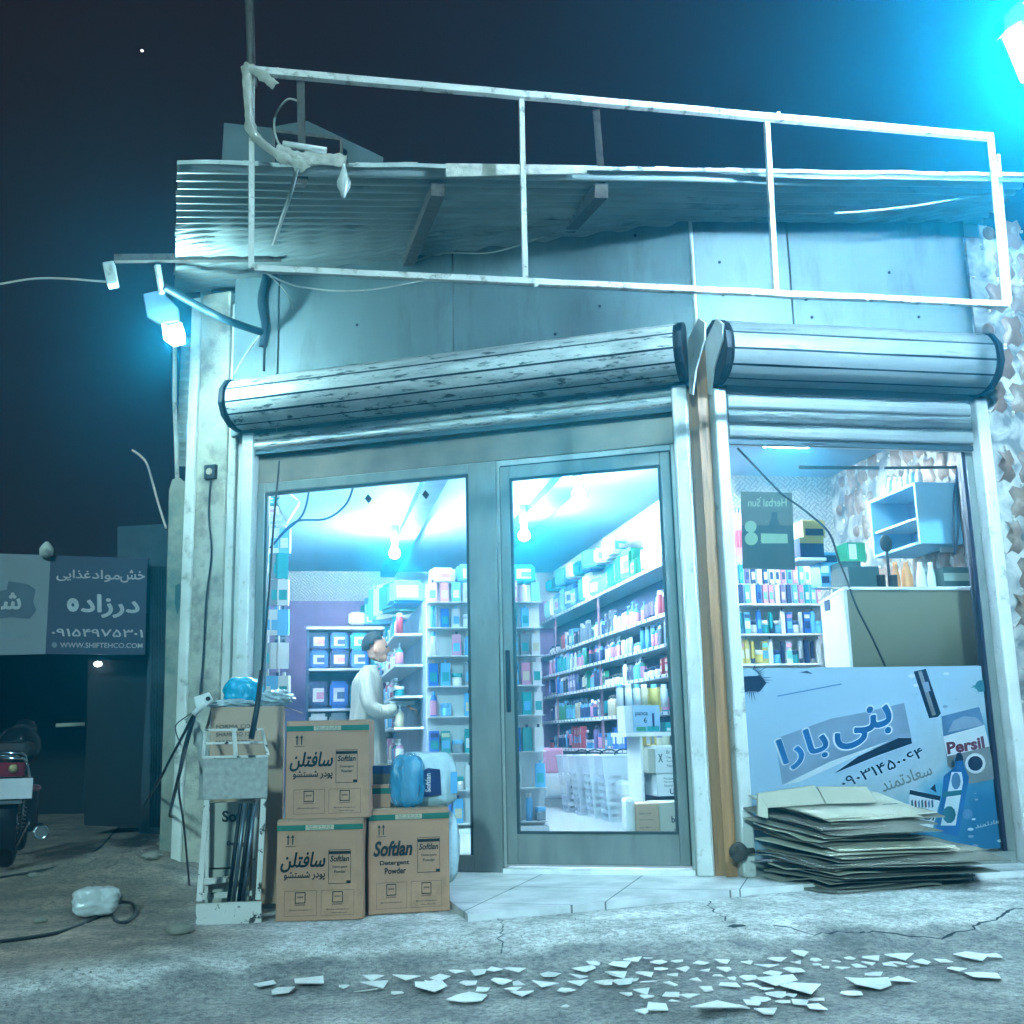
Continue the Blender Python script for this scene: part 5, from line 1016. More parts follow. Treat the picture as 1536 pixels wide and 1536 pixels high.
# ------------------------------------------------------------------ person
def person():
    Y = 9.6; R0 = onY(555, 1150, Y); X = R0.x; hz_ = onY(567, 975, Y).z; z0 = FZ; H = hz_-z0  # head centre height
    t = thing('person', 'person in long pale tunic standing side on, hands held forward over the counter', 'person', (X, Y, z0))
    s = H/1.6
    def P(x, y, z): return V((x*s, y*s, z*s))
    vs = []; es_ = []; rad = []
    def add(p, r, par=None):
        vs.append(p); rad.append(r*s)
        if par is not None: es_.append((par, len(vs)-1))
        return len(vs)-1
    pel = add(P(0, 0, .92), .13); w = add(P(.01, 0, 1.08), .125, pel); c = add(P(.0, 0, 1.27), .14, w); nk = add(P(.02, 0, 1.42), .07, c); hb = add(P(.05, 0, 1.50), .055, nk); hd_ = add(P(.075, 0, 1.58), .085, hb); add(P(.08, 0, 1.66), .075, hd_)
    for sg in (-1, 1):
        sh_ = add(P(.0, .17*sg, 1.34), .06, c); el = add(P(.06, .21*sg, 1.07), .042, sh_); wr = add(P(.30, .15*sg, 1.05), .027, el); pa = add(P(.37, .14*sg, 1.05), .03, wr)
        for k in range(4):
            a = add(P(.415, (.14+(k-1.5)*.022)*sg, 1.05), .010, pa); b2 = add(P(.45, (.14+(k-1.5)*.024)*sg, 1.035), .009, a); add(P(.465, (.14+(k-1.5)*.024)*sg, 1.012-.003*k), .008, b2)
        a = add(P(.37, .10*sg, 1.07), .011, pa); add(P(.405, .085*sg, 1.075), .009, a)
        hp_ = add(P(0, .09*sg, .88), .09, pel); kn = add(P(.02, .10*sg, .48), .06, hp_); an = add(P(-.01, .10*sg, .09), .04, kn); add(P(.13, .11*sg, .03), .032, an)
    me = bpy.data.meshes.new('skeleton'); me.from_pydata([tuple(v) for v in vs], es_, []); o = bpy.data.objects.new('skeleton', me); COL.objects.link(o)
    md = o.modifiers.new('s', 'SKIN'); md.use_smooth_shade = True
    for i, v in enumerate(me.skin_vertices[0].data): v.radius = (rad[i], rad[i]); v.use_root = (i == 0)
    o.modifiers.new('d', 'SUBSURF').levels = 1
    dg = bpy.context.evaluated_depsgraph_get(); m2 = bpy.data.meshes.new_from_object(o.evaluated_get(dg)); bpy.data.objects.remove(o)
    bm = bmesh.new(); bm.from_mesh(m2)
    ball(bm, P(.085, 0, 1.615), .105*s, 16, 0, (.95, .78, 1.15)); ball(bm, P(.185, 0, 1.60), .022*s, 8, 0, (1, .8, 1.3)); ball(bm, P(.13, 0, 1.53), .05*s, 10)
    for sg in (-1, 1): ball(bm, P(.075, .083*sg, 1.60), .026*s, 8, 0, (.7, .4, 1.2))
    m3 = bpy.data.meshes.new('body'); bm.to_mesh(m3); bm.free(); m3.materials.append(mat('skin', '#a8795e', .6, 0, .08)); ob = bpy.data.objects.new('body', m3); COL.objects.link(ob); ob.parent = t
    r = ob.modifiers.new('r', 'REMESH'); r.mode = 'VOXEL'; r.voxel_size = .008; r.use_smooth_shade = True
    bm = bmesh.new(); ball(bm, P(.06, 0, 1.645), .115*s, 16, 0, (1, .82, 1.05))
    for v in list(bm.verts):
        if v.co.z < (1.60*s+ (v.co.x-.05*s)*.9): pass
    bmesh.ops.delete(bm, geom=[v for v in bm.verts if v.co.z < 1.59*s+max(0, v.co.x-.04*s)*.95], context='VERTS'); o = link('hair', bm, mat('hair_black', '#16130f', .7)); o.parent = t
    o.modifiers.new('t', 'SOLIDIFY').thickness = -.01
    for sg in (-1, 1):
        bm = bmesh.new(); ball(bm, P(.172, .035*sg, 1.625), .012*s, 8); o = link('eye', bm, BLACK); o.parent = t
    bm = bmesh.new(); box(bm, FW, .168*s, .178*s, -.022*s, .022*s, 1.548*s, 1.556*s); o = link('mouth', bm, mat('lips', '#7b4a42', .5)); o.parent = t
    # tunic
    bm = bmesh.new(); rings = []
    for (z, rx, ry, cx_) in ((.50, .20, .25, -.02), (.62, .19, .245, -.02), (.8, .175, .235, -.015), (1.0, .155, .215, -.005), (1.15, .15, .21, .0), (1.28, .15, .215, -.005), (1.36, .12, .20, .0), (1.42, .075, .10, .01), (1.46, .062, .07, .025)):
        ring = []
        for k in range(40):
            a = k*2*math.pi/40; f_ = 1+(.075*math.sin(a*9+z*3)+.03*noise.noise(V((a*2, z*4, 0))))*max(.15, min(1, (1.3-z)*1.4)); ring.append(bm.verts.new(P(cx_+rx*math.cos(a)*f_, ry*math.sin(a)*f_, z)))
        rings.append(ring)
    for i in range(len(rings)-1):
        for k in range(40): bm.faces.new((rings[i][k], rings[i][(k+1) % 40], rings[i+1][(k+1) % 40], rings[i+1][k])).smooth = True
    for sg in (-1, 1):
        tube(bm, curve([P(-.0, .15*sg, 1.37), P(.0, .20*sg, 1.28), P(.03, .235*sg, 1.12), P(.09, .23*sg, 1.04), P(.19, .20*sg, 1.03), P(.27, .17*sg, 1.05)], 5), [.07*s]*6+[.075*s]*6+[.07*s]*6+[.062*s]*6+[.058*s]*2, 14, caps=False)
    TUN = mat('tunic_cloth', '#8f8d84', .85, 0, .25, 6, .5, 18, stretch=(3, 3, .4)); o = link('tunic', bm, TUN); o.parent = t; sd = o.modifiers.new('t', 'SOLIDIFY'); sd.thickness = .006; o.modifiers.new('s', 'SUBSURF').levels = 1
    bm = bmesh.new()
    for sg in (-1, 1): tube(bm, [P(-.0, .09*sg, .86), P(.02, .10*sg, .5), P(-.005, .10*sg, .11)], [.11*s, .10*s, .075*s], 14)
    o = link('trousers', bm, TUN); o.parent = t
    t.rotation_euler = (0, 0, -.15); t.location = (X-.02, Y, z0); return t
person()
bm = bmesh.new(); pxbox(bm, 585, 1052, 622, 1058, 9.55, .5); o = tag(link('checkout_board', bm, WHITE), 'narrow white board under the hands of the person', 'board')
# ------------------------------------------------------------------ goods in front of the shop
def softbox(name, label, P0, P1, h, depth, z0, prints, par=None, lid=True, tape=True):
    d = (P1-P0); d.z = 0; w = d.length; d.normalize(); n = V((-d.y, d.x, 0))
    if n.y < 0: n = -n
    def Fb(u, v, z): return V((P0.x, P0.y, z0))+d*u+n*v+V((0, 0, z))
    t = thing(name, label, 'cardboard box', tuple(Fb(w/2, depth/2, 0)))
    bm = bmesh.new(); nu_, nz_ = 12, 12
    box(bm, Fb, 0, w, 0, depth, 0, h)
    bmesh.ops.subdivide_edges(bm, edges=bm.edges[:], cuts=9, use_grid_fill=True)
    for v in bm.verts:
        q_ = v.co-V((P0.x, P0.y, z0)); u_ = q_.dot(d); v_ = q_.dot(n); b_ = .005*math.sin(math.pi*min(1, max(0, u_/w)))*math.sin(math.pi*min(1, max(0, q_.z/h)))
        if v_ < .001: v.co += n*.004*abs(noise.noise(v.co*7))
        elif v_ < depth-.001 and (u_ < .001 or u_ > w-.001): v.co += d*.008*noise.noise(v.co*6)
        if q_.z > h-.001: v.co.z -= .006*abs(math.sin(u_/w*math.pi))*(1 if .01 < v_ < depth-.01 else 0)
    link('carton_body', bm, CARD, t, bev=.004)
    if lid:
        bm = bmesh.new(); box(bm, Fb, .002, w-.002, .004, depth-.004, h+.0005, h+.005); link('top_flap', bm, CARDL, t)
        bm = bmesh.new(); box(bm, Fb, .0, w, -.0025, -.001, h*.90, h*.955); link('printed_band', bm, GREEN, t)
        bm = bmesh.new(); box(bm, Fb, w*.33, w*.66, -.0035, -.0026, h*.905, h*.952); link('band_label', bm, PALE, t)
        bm = bmesh.new(); textq(bm, 'SF 33-24', Fb(w*.36, -.004, h*.945), Fb(w*.63, -.004, h*.945), Fb(w*.63, -.004, h*.93), Fb(w*.36, -.004, h*.93)); textq(bm, '1404/05 EXP 06', Fb(w*.36, -.004, h*.925), Fb(w*.63, -.004, h*.925), Fb(w*.63, -.004, h*.91), Fb(w*.36, -.004, h*.91)); link('label_lettering', bm, GREEN, t)
    for (body, u0_, u1_, v0_, v1_, bold, shr) in prints:
        bm = bmesh.new(); Q = lambda u, v: Fb(w*u, -.0035, h*v)
        if isinstance(body, str): textq(bm, body, Q(u0_, v1_), Q(u1_, v1_), Q(u1_, v0_), Q(u0_, v0_), bold=bold, shear=shr)
        elif body == 1:                          # outlined rectangle
            l_ = bold
            for a in ((u0_, u1_, v1_-l_, v1_), (u0_, u1_, v0_, v0_+l_), (u0_, u0_+l_, v0_+l_, v1_-l_), (u1_-l_, u1_, v0_+l_, v1_-l_)): quad(bm, Q(a[0], a[2]), Q(a[1], a[2]), Q(a[1], a[3]), Q(a[0], a[3]))
        elif body == 2: quad(bm, Q(u0_, v0_), Q(u1_, v0_), Q(u1_, v1_), Q(u0_, v1_))
        elif body == 3:                          # two up arrows on a line
            for cx_ in (u0_+.25*(u1_-u0_), u0_+.7*(u1_-u0_)):
                quad(bm, Q(cx_-.006, v0_+.02), Q(cx_+.006, v0_+.02), Q(cx_+.006, v1_-.02), Q(cx_-.006, v1_-.02)); bm.faces.new([bm.verts.new(Q(*p_)) for p_ in ((cx_-.02, v1_-.03), (cx_+.02, v1_-.03), (cx_, v1_))])
            quad(bm, Q(u0_, v0_), Q(u1_, v0_), Q(u1_, v0_+.005), Q(u0_, v0_+.005))
        link('print', bm, INK if body != 1 or bold > .004 else mat('print_brown', '#4c4030', .8), t)
    return t
def icons():
    o = [(1, .10, .47, .05, .30, .003, 0), (1, .52, .90, .05, .30, .003, 0)]
    for c in (.28, .71): o += [(1, c-.06, c+.06, .175, .285, .008, 0), (2, c-.05, c+.05, .12, .15, 0, 0) if False else ('www', c-.035, c+.035, .225, .245, 0, 0), ('PPPPP', c-.06, c+.06, .15, .165, 0, 0), ('@www.detergent.co', c-.13, c+.13, .10, .118, .01, 0)]
    return o+[('www.info.com', .64, .82, .07, .085, .01, 0)]
FA = [(3, .10, .22, .74, .86, 0, 0), (fa('سافتلن'), .05, .56, .49, .68, .05, .25), (fa('پودر شستشو'), .09, .56, .40, .49, .03, 0), (1, .60, .86, .36, .70, .005, 0), (2, .60, .86, .655, .685, 0, 0), ('Softlan', .62, .84, .58, .64, .02, .2), ('Detergent', .65, .82, .51, .54, .01, 0), ('Powder', .67, .80, .465, .495, .01, 0), (2, .81, .86, .365, .39, 0, 0)]+icons()
FE = [(3, .10, .22, .74, .86, 0, 0), ('Softlan', .06, .54, .55, .70, .035, .25), ('Detergent', .14, .50, .455, .51, .025, 0), ('Powder', .20, .46, .38, .44, .025, 0), (1, .60, .88, .38, .72, .005, 0), (2, .60, .88, .675, .705, 0, 0), ('Softlan', .62, .86, .60, .66, .02, .2), ('Detergent', .65, .84, .53, .56, .01, 0), ('Powder', .67, .82, .485, .515, .01, 0), (2, .83, .88, .385, .41, 0, 0)]+icons()
GZB = -.032
def hgt(P, px, py): return onY(px, py, P.y).z
A0, A1 = onZ(413, 1383, GZB), onZ(544, 1379, GZB)
hA = hgt(A0, 415, 1232)-GZB
softbox('detergent_carton', 'brown carton with Persian lettering and green band, lowest left in the pile', A0, A1, hA, .3, GZB, FA)
B0 = A0+V((.035, .02, 0)); B1 = B0+(A1-A0)*.985+V((0, .0, 0))
softbox('detergent_carton', 'brown carton with Persian lettering standing on top of another carton', B0, B1, hgt(B0, 423, 1083)-GZB-hA-.006, .3, GZB+hA+.0055, FA)
D0, D1 = onZ(552, 1373, GZB), onZ(675, 1366, GZB)
softbox('detergent_carton', 'brown carton with English Softlan lettering, right of the two stacked cartons', D0, D1, hgt(D0, 553, 1216)-GZB, .29, GZB, FE)
# tall open carton behind the stand, with plastic bags
YT = 5.95; T0 = onY(312, 1200, YT); T1 = onY(424, 1200, YT); zt = onY(370, 1060, YT).z
tb = thing('open_carton', 'tall open carton stuffed with plastic bags behind the white metal stand', 'cardboard box', (T0.x+.2, YT+.2, 0))
bm = bmesh.new(); box(bm, FW, T0.x, T1.x, YT, YT+.32, .0, zt); link('carton_body', bm, CARDL, tb, bev=.004)
bm = bmesh.new(); quad(bm, V((T1.x, YT, zt)), V((T1.x, YT+.32, zt)), V((T1.x+.1, YT+.32, zt-.03)), V((T1.x+.09, YT, zt-.04))); quad(bm, V((T0.x, YT, zt)), V((T0.x, YT+.32, zt)), V((T0.x-.04, YT+.32, zt-.12)), V((T0.x-.03, YT, zt-.13))); link('open_flap', bm, CARDL, tb)
bm = bmesh.new()
for r in range(3):
    bm = bmesh.new(); textq(bm, ['FORMA CO', 'SHAMPOO 12', 'MADE 2021'][r], V((T0.x+.03, YT-.003, zt-.09-r*.04)), V((T0.x+.2, YT-.003, zt-.09-r*.04)), V((T0.x+.2, YT-.003, zt-.11-r*.04)), V((T0.x+.03, YT-.003, zt-.11-r*.04)))
    link('print', bm, INK, tb)
def crumple(name, label, cat, c, r, m, seed, amp=.15, res=5, pw=1, rz=0):
    bm = bmesh.new(); bmesh.ops.create_icosphere(bm, subdivisions=res, radius=1)
    for v in bm.verts:
        n_ = v.co.normalized(); f_ = 1+amp*(noise.ridged_multi_fractal(n_*1.9+V((seed, 0, 0)), 1, 2.1, 3, 1, 2)*.35-.35)+amp*.7*noise.noise(n_*3+V((0, seed, 0)))
        if pw > 1: f_ *= 1/max((abs(n_.x)**pw+abs(n_.y)**pw+abs(n_.z)**pw)**(1/pw), .6)*.85
        f_ -= .03*abs(math.sin(n_.x*13+n_.z*5+seed+3*noise.noise(n_*2.5)))*min(1, amp*6)
        x_, y_ = n_.x*r[0]*f_, n_.y*r[1]*f_; v.co = V(c)+V((x_*math.cos(rz)-y_*math.sin(rz), x_*math.sin(rz)+y_*math.cos(rz), n_.z*r[2]*f_))
    return tag(link(name, bm, m, smooth=True), label, cat)
BAGC = mat('cyan_bag', '#1b9fc4', .2, 0, .2, 6, .8, 9, stretch=(1, 1, .4)); BAGW = mat('clear_bag', '#bcd0d6', .2, 0, .2, 8, .8, 12, trans=.3)
crumple('plastic_bag', 'bright cyan plastic bag bulging from the tall open carton', 'bag', onY(366, 1040, YT+.15), (.125, .13, .10), BAGC, 1, .12, 5, 3)
crumple('plastic_bag', 'small white crumpled bag draped over the right rim of the open carton', 'bag', onY(412, 1047, YT+.12), (.10, .1, .045), BAGW, 2, .4)
crumple('plastic_bag', 'thin white bag lying along the left rim of the open carton', 'bag', onY(345, 1056, YT+.05), (.13, .06, .025), BAGW, 3, .5)
# white chipped metal stand
CHIP = mat('chipped_white_paint', '#c4c5bf', .5, .1, .1, 8, .1, 50, dirt='#2a2622', damt=.44, dscale=16, soft=.02)
YD = onZ(345, 1388, GZB).y
stn = thing('metal_stand', 'chipped white metal stand with grille top, left of the cartons', 'stand', tuple(onZ(345, 1388, GZB)))
def pl(name, pts, t, m=CHIP, dy=0, par=stn, bev=.002):
    bm = bmesh.new(); plate(bm, pts, YD+dy, t); return link(name, bm, m, par, bev=bev)
pl('front_panel', [(304, 1137), (402, 1135), (401, 1197), (304, 1200)], .02, mat('galvanised_panel', '#9a9c96', .6, .1, .25, 40))
for pts in ([(306, 1200), (314, 1200), (303, 1352), (294, 1352)], [(391, 1198), (400, 1198), (391, 1350), (383, 1350)]): pl('leg', pts, .02)
for pts in ([(309, 1180), (315, 1180), (312, 1352), (307, 1352)], [(384, 1180), (390, 1180), (382, 1352), (376, 1352)]): pl('leg', pts, .02, dy=.22)
pl('base_plate', [(294, 1356), (392, 1352), (392, 1384), (293, 1390)], .02)
pl('crossbar', [(305, 1318), (372, 1312), (372, 1320), (305, 1328)], .015, dy=.2)
pl('crossbar', [(303, 1340), (378, 1336), (378, 1344), (303, 1350)], .015, dy=.12)
# grille top, a sloping grid going back
bm = bmesh.new(); a, b_, c, d_ = onY(305, 1136, YD), onY(402, 1134, YD), onY(393, 1094, YD+.26), onY(308, 1095, YD+.26)
for k in range(3): tube(bm, [a.lerp(d_, k*.5), b_.lerp(c, k*.5)], .008, 4)
for k in range(3): tube(bm, [a.lerp(b_, k*.5), d_.lerp(c, k*.5)], .010 if k != 1 else .014, 4)
link('grille', bm, CHIP, stn)
for k, (x0_, x1_, dy, m_) in enumerate([(352, 358, .05, 'g'), (360, 364, .07, 'd'), (366, 371, .08, 'g'), (345, 349, .10, 'd')]):
    bm = bmesh.new(); tube(bm, [onY(x0_+16, 1205, YD+dy), onY(x0_-2, 1352, YD+dy)], .010, 8); tag(link('steel_rod', bm, mat('rod_steel', '#6b7882', .35, .7) if m_ == 'g' else DARK), 'steel rod leaning inside the white stand, %s of four' % ['second from left', 'third from left', 'rightmost', 'leftmost'][k], 'rod', 'rods inside the white stand')
sb = thing('small_carton', 'pale carton with half hidden lettering behind the legs of the white stand', 'cardboard box', tuple(onY(345, 1380, YD+.28)))
bm = bmesh.new(); plate(bm, [(312, 1205), (378, 1203), (372, 1300), (308, 1302)], YD+.28, .25); link('carton_body', bm, PG, sb)
bm = bmesh.new(); textq(bm, 'Sof', *pq([(333, 1216), (362, 1216), (362, 1233), (333, 1233)], YD+.277), bold=.03); link('print', bm, INK, sb); bm = bmesh.new(); textq(bm, 'Deterg', *pq([(340, 1262), (366, 1262), (366, 1270), (340, 1270)], YD+.277), bold=.03); link('print', bm, INK, sb)
sb = thing('small_carton', 'pale carton at the bottom behind the legs of the white stand', 'cardboard box', tuple(onY(345, 1380, YD+.24)))
bm = bmesh.new(); plate(bm, [(310, 1305), (374, 1303), (372, 1374), (306, 1376)], YD+.27, .25); link('carton_body', bm, PG, sb)
bm = bmesh.new(); tube(bm, [onY(377, 1108, 5.62), onY(386, 1060, 5.66), onY(393, 1006, 5.7)], .014, 10); tube(bm, [onY(393, 1006, 5.7), onY(403, 900, 5.85), onY(411, 780, 6.1), onY(419, 692, 6.5)], .006, 8); tag(link('broom_stick', bm, DARK), 'long dark stick leaning against the left window out of the white stand', 'stick')
# socket adaptor and cables
ad_ = thing('power_adaptor', 'white multi socket hanging on the pillar with black cables', 'socket', tuple(onY(303, 1050, 5.9)))
bm = bmesh.new(); plate(bm, [(290, 1046), (313, 1038), (320, 1052), (306, 1062), (294, 1062)], 5.86, .05); link('housing', bm, mat('adaptor_white', '#c5cbc9', .4), ad_, bev=.006)
bm = bmesh.new(); tube(bm, [onY(308, 1056, 5.84), onY(294, 1068, 5.84)], .016, 8); tube(bm, [onY(300, 1062, 5.8), onY(290, 1072, 5.8)], .014, 8); link('plug', bm, MC['adaptor_white'], ad_)
bm = bmesh.new(); p = onY(312, 1048, 5.858); lathe(bm, [(.010, 0), (.012, .002), (.006, .003)], p, 10, axis=(0, -1, 0)); link('socket_face', bm, DARK, ad_)
def g(px, py): return G0(px, py)+V((0, 0, .008))
cable([onY(294, 1068, 5.84), onY(282, 1110, 5.9), onY(262, 1190, 6.0), g(248, 1250), g(238, 1285), g(205, 1322), g(178, 1352), g(168, 1362), g(172, 1382), g(188, 1386), g(203, 1372), g(198, 1358), g(180, 1356), g(166, 1368), g(130, 1385), g(85, 1402), g(0, 1415), g(-60, 1420)], .009, 'black cable falling from the socket to the ground with a loop by the sack', n=10)
cable([onY(290, 1072, 5.8), onY(276, 1100, 5.9), onY(252, 1145, 6.3), onY(236, 1175, 7.0), g(205, 1225), g(178, 1242), g(150, 1272), g(110, 1295), g(60, 1308), g(0, 1318)], .008, 'second black cable crossing the dirt towards the motorcycle', n=10)
cable([onY(290, 1068, 5.84), onY(266, 1085, 5.9), onY(264, 1098, 5.9), onY(272, 1118, 5.88)], .003, 'thin short wire looping below the white socket')
rag('sack_cloth', [(283, 1075), (292, 1092), (300, 1112), (306, 1150), (304, 1200)], 5.93, .035, 'limp pale cloth hanging between the socket and the white stand', mat('drape_grey', '#8a918c', .9, 0, .2, 8, .2, 30), 'cloth')
cable([onY(292, 1066, 5.84), onY(274, 1130, 5.88), onY(268, 1180, 5.95), onY(276, 1240, 5.95), g(284, 1330)], .006, 'short black cable dropping from the socket to the foot of the pillar')
# bale of wrapped packs right of the cartons
WR = mat('wrap_plastic', '#b9d3dd', .12, 0, .15, 9, .5, 22, clear=.6); YB = 5.75
def wrapped(name, label, px0, px1, yt, yb, Y, d, m, z0=None):
    t = thing(name, label, 'pack', tuple(onY((px0+px1)/2, yb, Y))); bm = bmesh.new(); x_0, x_1, zb, zt = pxbox(bm, px0, yt, px1, yb, Y, d)
    bmesh.ops.subdivide_edges(bm, edges=bm.edges[:], cuts=13, use_grid_fill=True)
    cxx, cyy, czz = (x_0+x_1)/2, Y+d/2, (zb+zt)/2
    for v in bm.verts:
        q_ = v.co-V((cxx, cyy, czz)); u_ = V((q_.x/(x_1-x_0)*2, q_.y/d*2, q_.z/(zt-zb)*2)); k = (abs(u_.x)**4+abs(u_.y)**4+abs(u_.z)**4)**.25
        v.co = V((cxx, cyy, czz))+q_*(1/max(k, .8))*(1+.05*noise.noise(v.co*9)+.02*noise.noise(v.co*25))
    o = link('wrapping', bm, m, t, smooth=True); return t, (x_0, x_1, zb, zt)
t, r4 = wrapped('wrapped_bale', 'upper clear wrapped bale with dark blue Softlan label, beside the cartons', 596, 690, 1128, 1215, YB, .34, WR)
bm = bmesh.new(); flat(bm, [(628, 1158), (642, 1152), (660, 1154), (662, 1192), (648, 1194), (627, 1196)], YB-.012); link('label', bm, pm('navy'), t)
bm = bmesh.new(); textq(bm, 'Softlan', *pq([(638, 1188), (638, 1160), (646, 1160), (646, 1188)], YB-.015), bold=.02); link('label_lettering', bm, pm('white'), t)
bm = bmesh.new(); flat(bm, [(676, 1158), (686, 1158), (686, 1190), (676, 1190)], YB-.012); link('label', bm, pm('sky blue'), t)
wrapped('wrapped_bale', 'lower pale wrapped bale standing on the tiles behind the Softlan carton', 618, 693, 1216, 1330, YB-.05, .32, WR)
crumple('plastic_bag', 'blue translucent bag hanging over the left side of the wrapped bale', 'bag', onY(611, 1172, YB-.03), (.105, .08, .16), mat('blue_bag', '#3f9cc8', .15, 0, .35, 8, .9, 9, stretch=(2, 2, .5), trans=.45), 6, .12, 5, 3)
carton(550, 596, 1148, 1176, 5.78, .3, 'stock_carton', 'dark topped carton behind the gap between the two carton stacks', mat('carton_dusk', '#5a5348', .8), None, [(None, 0, 1, .55, 1, pm('navy'), 0)])
carton(552, 586, 1177, 1212, 5.74, .3, 'stock_carton', 'small brown carton with green band behind the right carton', CARD, None, [(None, 0, 1, .6, .85, GREEN, 0)])
carton(550, 600, 1213, 1330, 5.9, .3, 'stock_carton', 'tall carton at the bottom behind the gap between the stacks', CARD, 0.001)
# ------------------------------------------------------------------ pile of flattened cardboard
rc = random.Random(14); zc = GZB+.003
base = onZ(1262, 1341, GZB)
ang0 = .04
FLAT = [mat('flat_card_a', '#8c897c', .85, 0, .12, 4), mat('flat_card_b', '#b9b7a6', .85, 0, .12, 4), mat('flat_card_c', '#727168', .85, 0, .15, 4)]
for k in range(21):
    lw = rc.uniform(.62, .93); ld = rc.uniform(.40, .52); ang = ang0+rc.uniform(-.2, .26); th_ = rc.uniform(.005, .011)
    if k > 16: lw *= .92; ang += .05
    ox = base.x+rc.uniform(-.05, .06)+.0*k; oy = base.y+rc.uniform(-.02, .06)+.004*k
    dx = V((math.cos(ang), math.sin(ang), 0)); dy = V((-.52+rc.uniform(-.08, .08), .86, 0)).normalized()
    o_ = V((ox, oy, zc)); bm = bmesh.new(); n_ = 10; tp = []; bt = []
    sag = rc.uniform(.01, .03); tilt = .006+.0052*k+rc.uniform(-.004, .006)
    for j in range(5):
        rt1 = []; rb1 = []
        for i in range(n_+1):
            u = i/n_; v = j/4; p = o_+dx*lw*u+dy*ld*v; zz_ = sag*(abs(u-.5)*2)**2*noise.noise(V((k, u*2, v*2)))*1.5+tilt*v
            rt1.append(bm.verts.new(p+V((0, 0, zz_+th_)))); rb1.append(bm.verts.new(p+V((0, 0, zz_))))
        tp.append(rt1); bt.append(rb1)
    for j in range(4):
        for i in range(n_): bm.faces.new((tp[j][i], tp[j][i+1], tp[j+1][i+1], tp[j+1][i])); bm.faces.new((bt[j][i], bt[j+1][i], bt[j+1][i+1], bt[j][i+1]))
    for i in range(n_): bm.faces.new((tp[0][i], bt[0][i], bt[0][i+1], tp[0][i+1])); bm.faces.new((tp[4][i], tp[4][i+1], bt[4][i+1], bt[4][i]))
    for j in range(4): bm.faces.new((tp[j][0], tp[j+1][0], bt[j+1][0], bt[j][0])); bm.faces.new((tp[j][n_], bt[j][n_], bt[j+1][n_], tp[j+1][n_]))
    lb = 'flattened cardboard sheet, %s from the bottom of the pile by the poster' % ordn(k)
    if k == 20: lb = 'pale folded cardboard sheet with faint print on top of the pile by the poster'
    sheet = tag(link('cardboard_sheet', bm, FLAT[1] if k >= 19 or rc.random() < .25 else FLAT[rc.choice([0, 2])]), lb, 'cardboard sheet', 'flattened cardboard sheets by the poster')
    if k == 20:
        bm = bmesh.new(); q_ = o_+V((0, 0, th_+.016))
        for (u, v, w_, h_) in ((.25, .45, .12, .12), (.55, .5, .08, .07), (.7, .25, .14, .03)):
            a = q_+dx*lw*u+dy*ld*v+V((0, 0, tilt*v)); b2 = dy*ld*h_+V((0, 0, tilt*h_)); quad(bm, a, a+dx*lw*w_, a+dx*lw*w_+b2, a+b2)
        o = link('print', bm, mat('faded_print', '#4c6a5e', .9, 0, .5, 20)); o.parent = sheet
    zc += th_+rc.uniform(.006, .016)
# folded box leaning on the back of the pile
tz = zc; f0 = onY(1145, 1235, 5.86); 
bm = bmesh.new(); plate(bm, [(1137, 1190), (1222, 1178), (1238, 1206), (1152, 1212)], 5.8, .02); plate(bm, [(1137, 1190), (1152, 1212), (1152, 1228), (1137, 1224)], 5.79, .02)
tag(link('folded_box', bm, FLAT[1], bev=.002), 'half folded box with shiny tape on the back left of the cardboard pile', 'cardboard box')
bm = bmesh.new(); plate(bm, [(1226, 1180), (1300, 1180), (1316, 1204), (1240, 1206)], 5.83, .02); tag(link('folded_box', bm, FLAT[1], bev=.002), 'flat folded box flap behind the taped one on the cardboard pile', 'cardboard box')
# ------------------------------------------------------------------ scraps on the asphalt
def c7(x, y): return (300+x/2.477, 1330+y/2.477)
def c8(x, y): return (900+x/2.415, 1330+y/2.415)
SC = [c7(*p)+(s,) for *p, s in [(245, 375, 3.4), (400, 363, 4.2), (305, 403, 3.2), (530, 383, 1.8), (648, 351, 3.3), (662, 379, 4.6), (612, 410, 3.4), (730, 409, 1.7), (775, 360, 3.8), (860, 385, 4.8), (855, 366, 1.6), (890, 350, 3.8), (992, 427, 4.4), (953, 327, 2.7), (993, 370, 3), (1032, 334, 3.2), (1047, 398, 2.4), (1090, 311, 2.3), (1122, 362, 3), (1158, 396, 2.2), (1184, 371, 2.1), (1200, 412, 2.6), (1174, 327, 3), (1300, 336, 3.4), (1280, 374, 3.6), (1360, 399, 2.2), (1405, 372, 2.8), (1410, 345, 2.8), (1432, 319, 3.8), (1463, 289, 2.4), (1500, 371, 2.3), (1356, 457, 1.1)]]
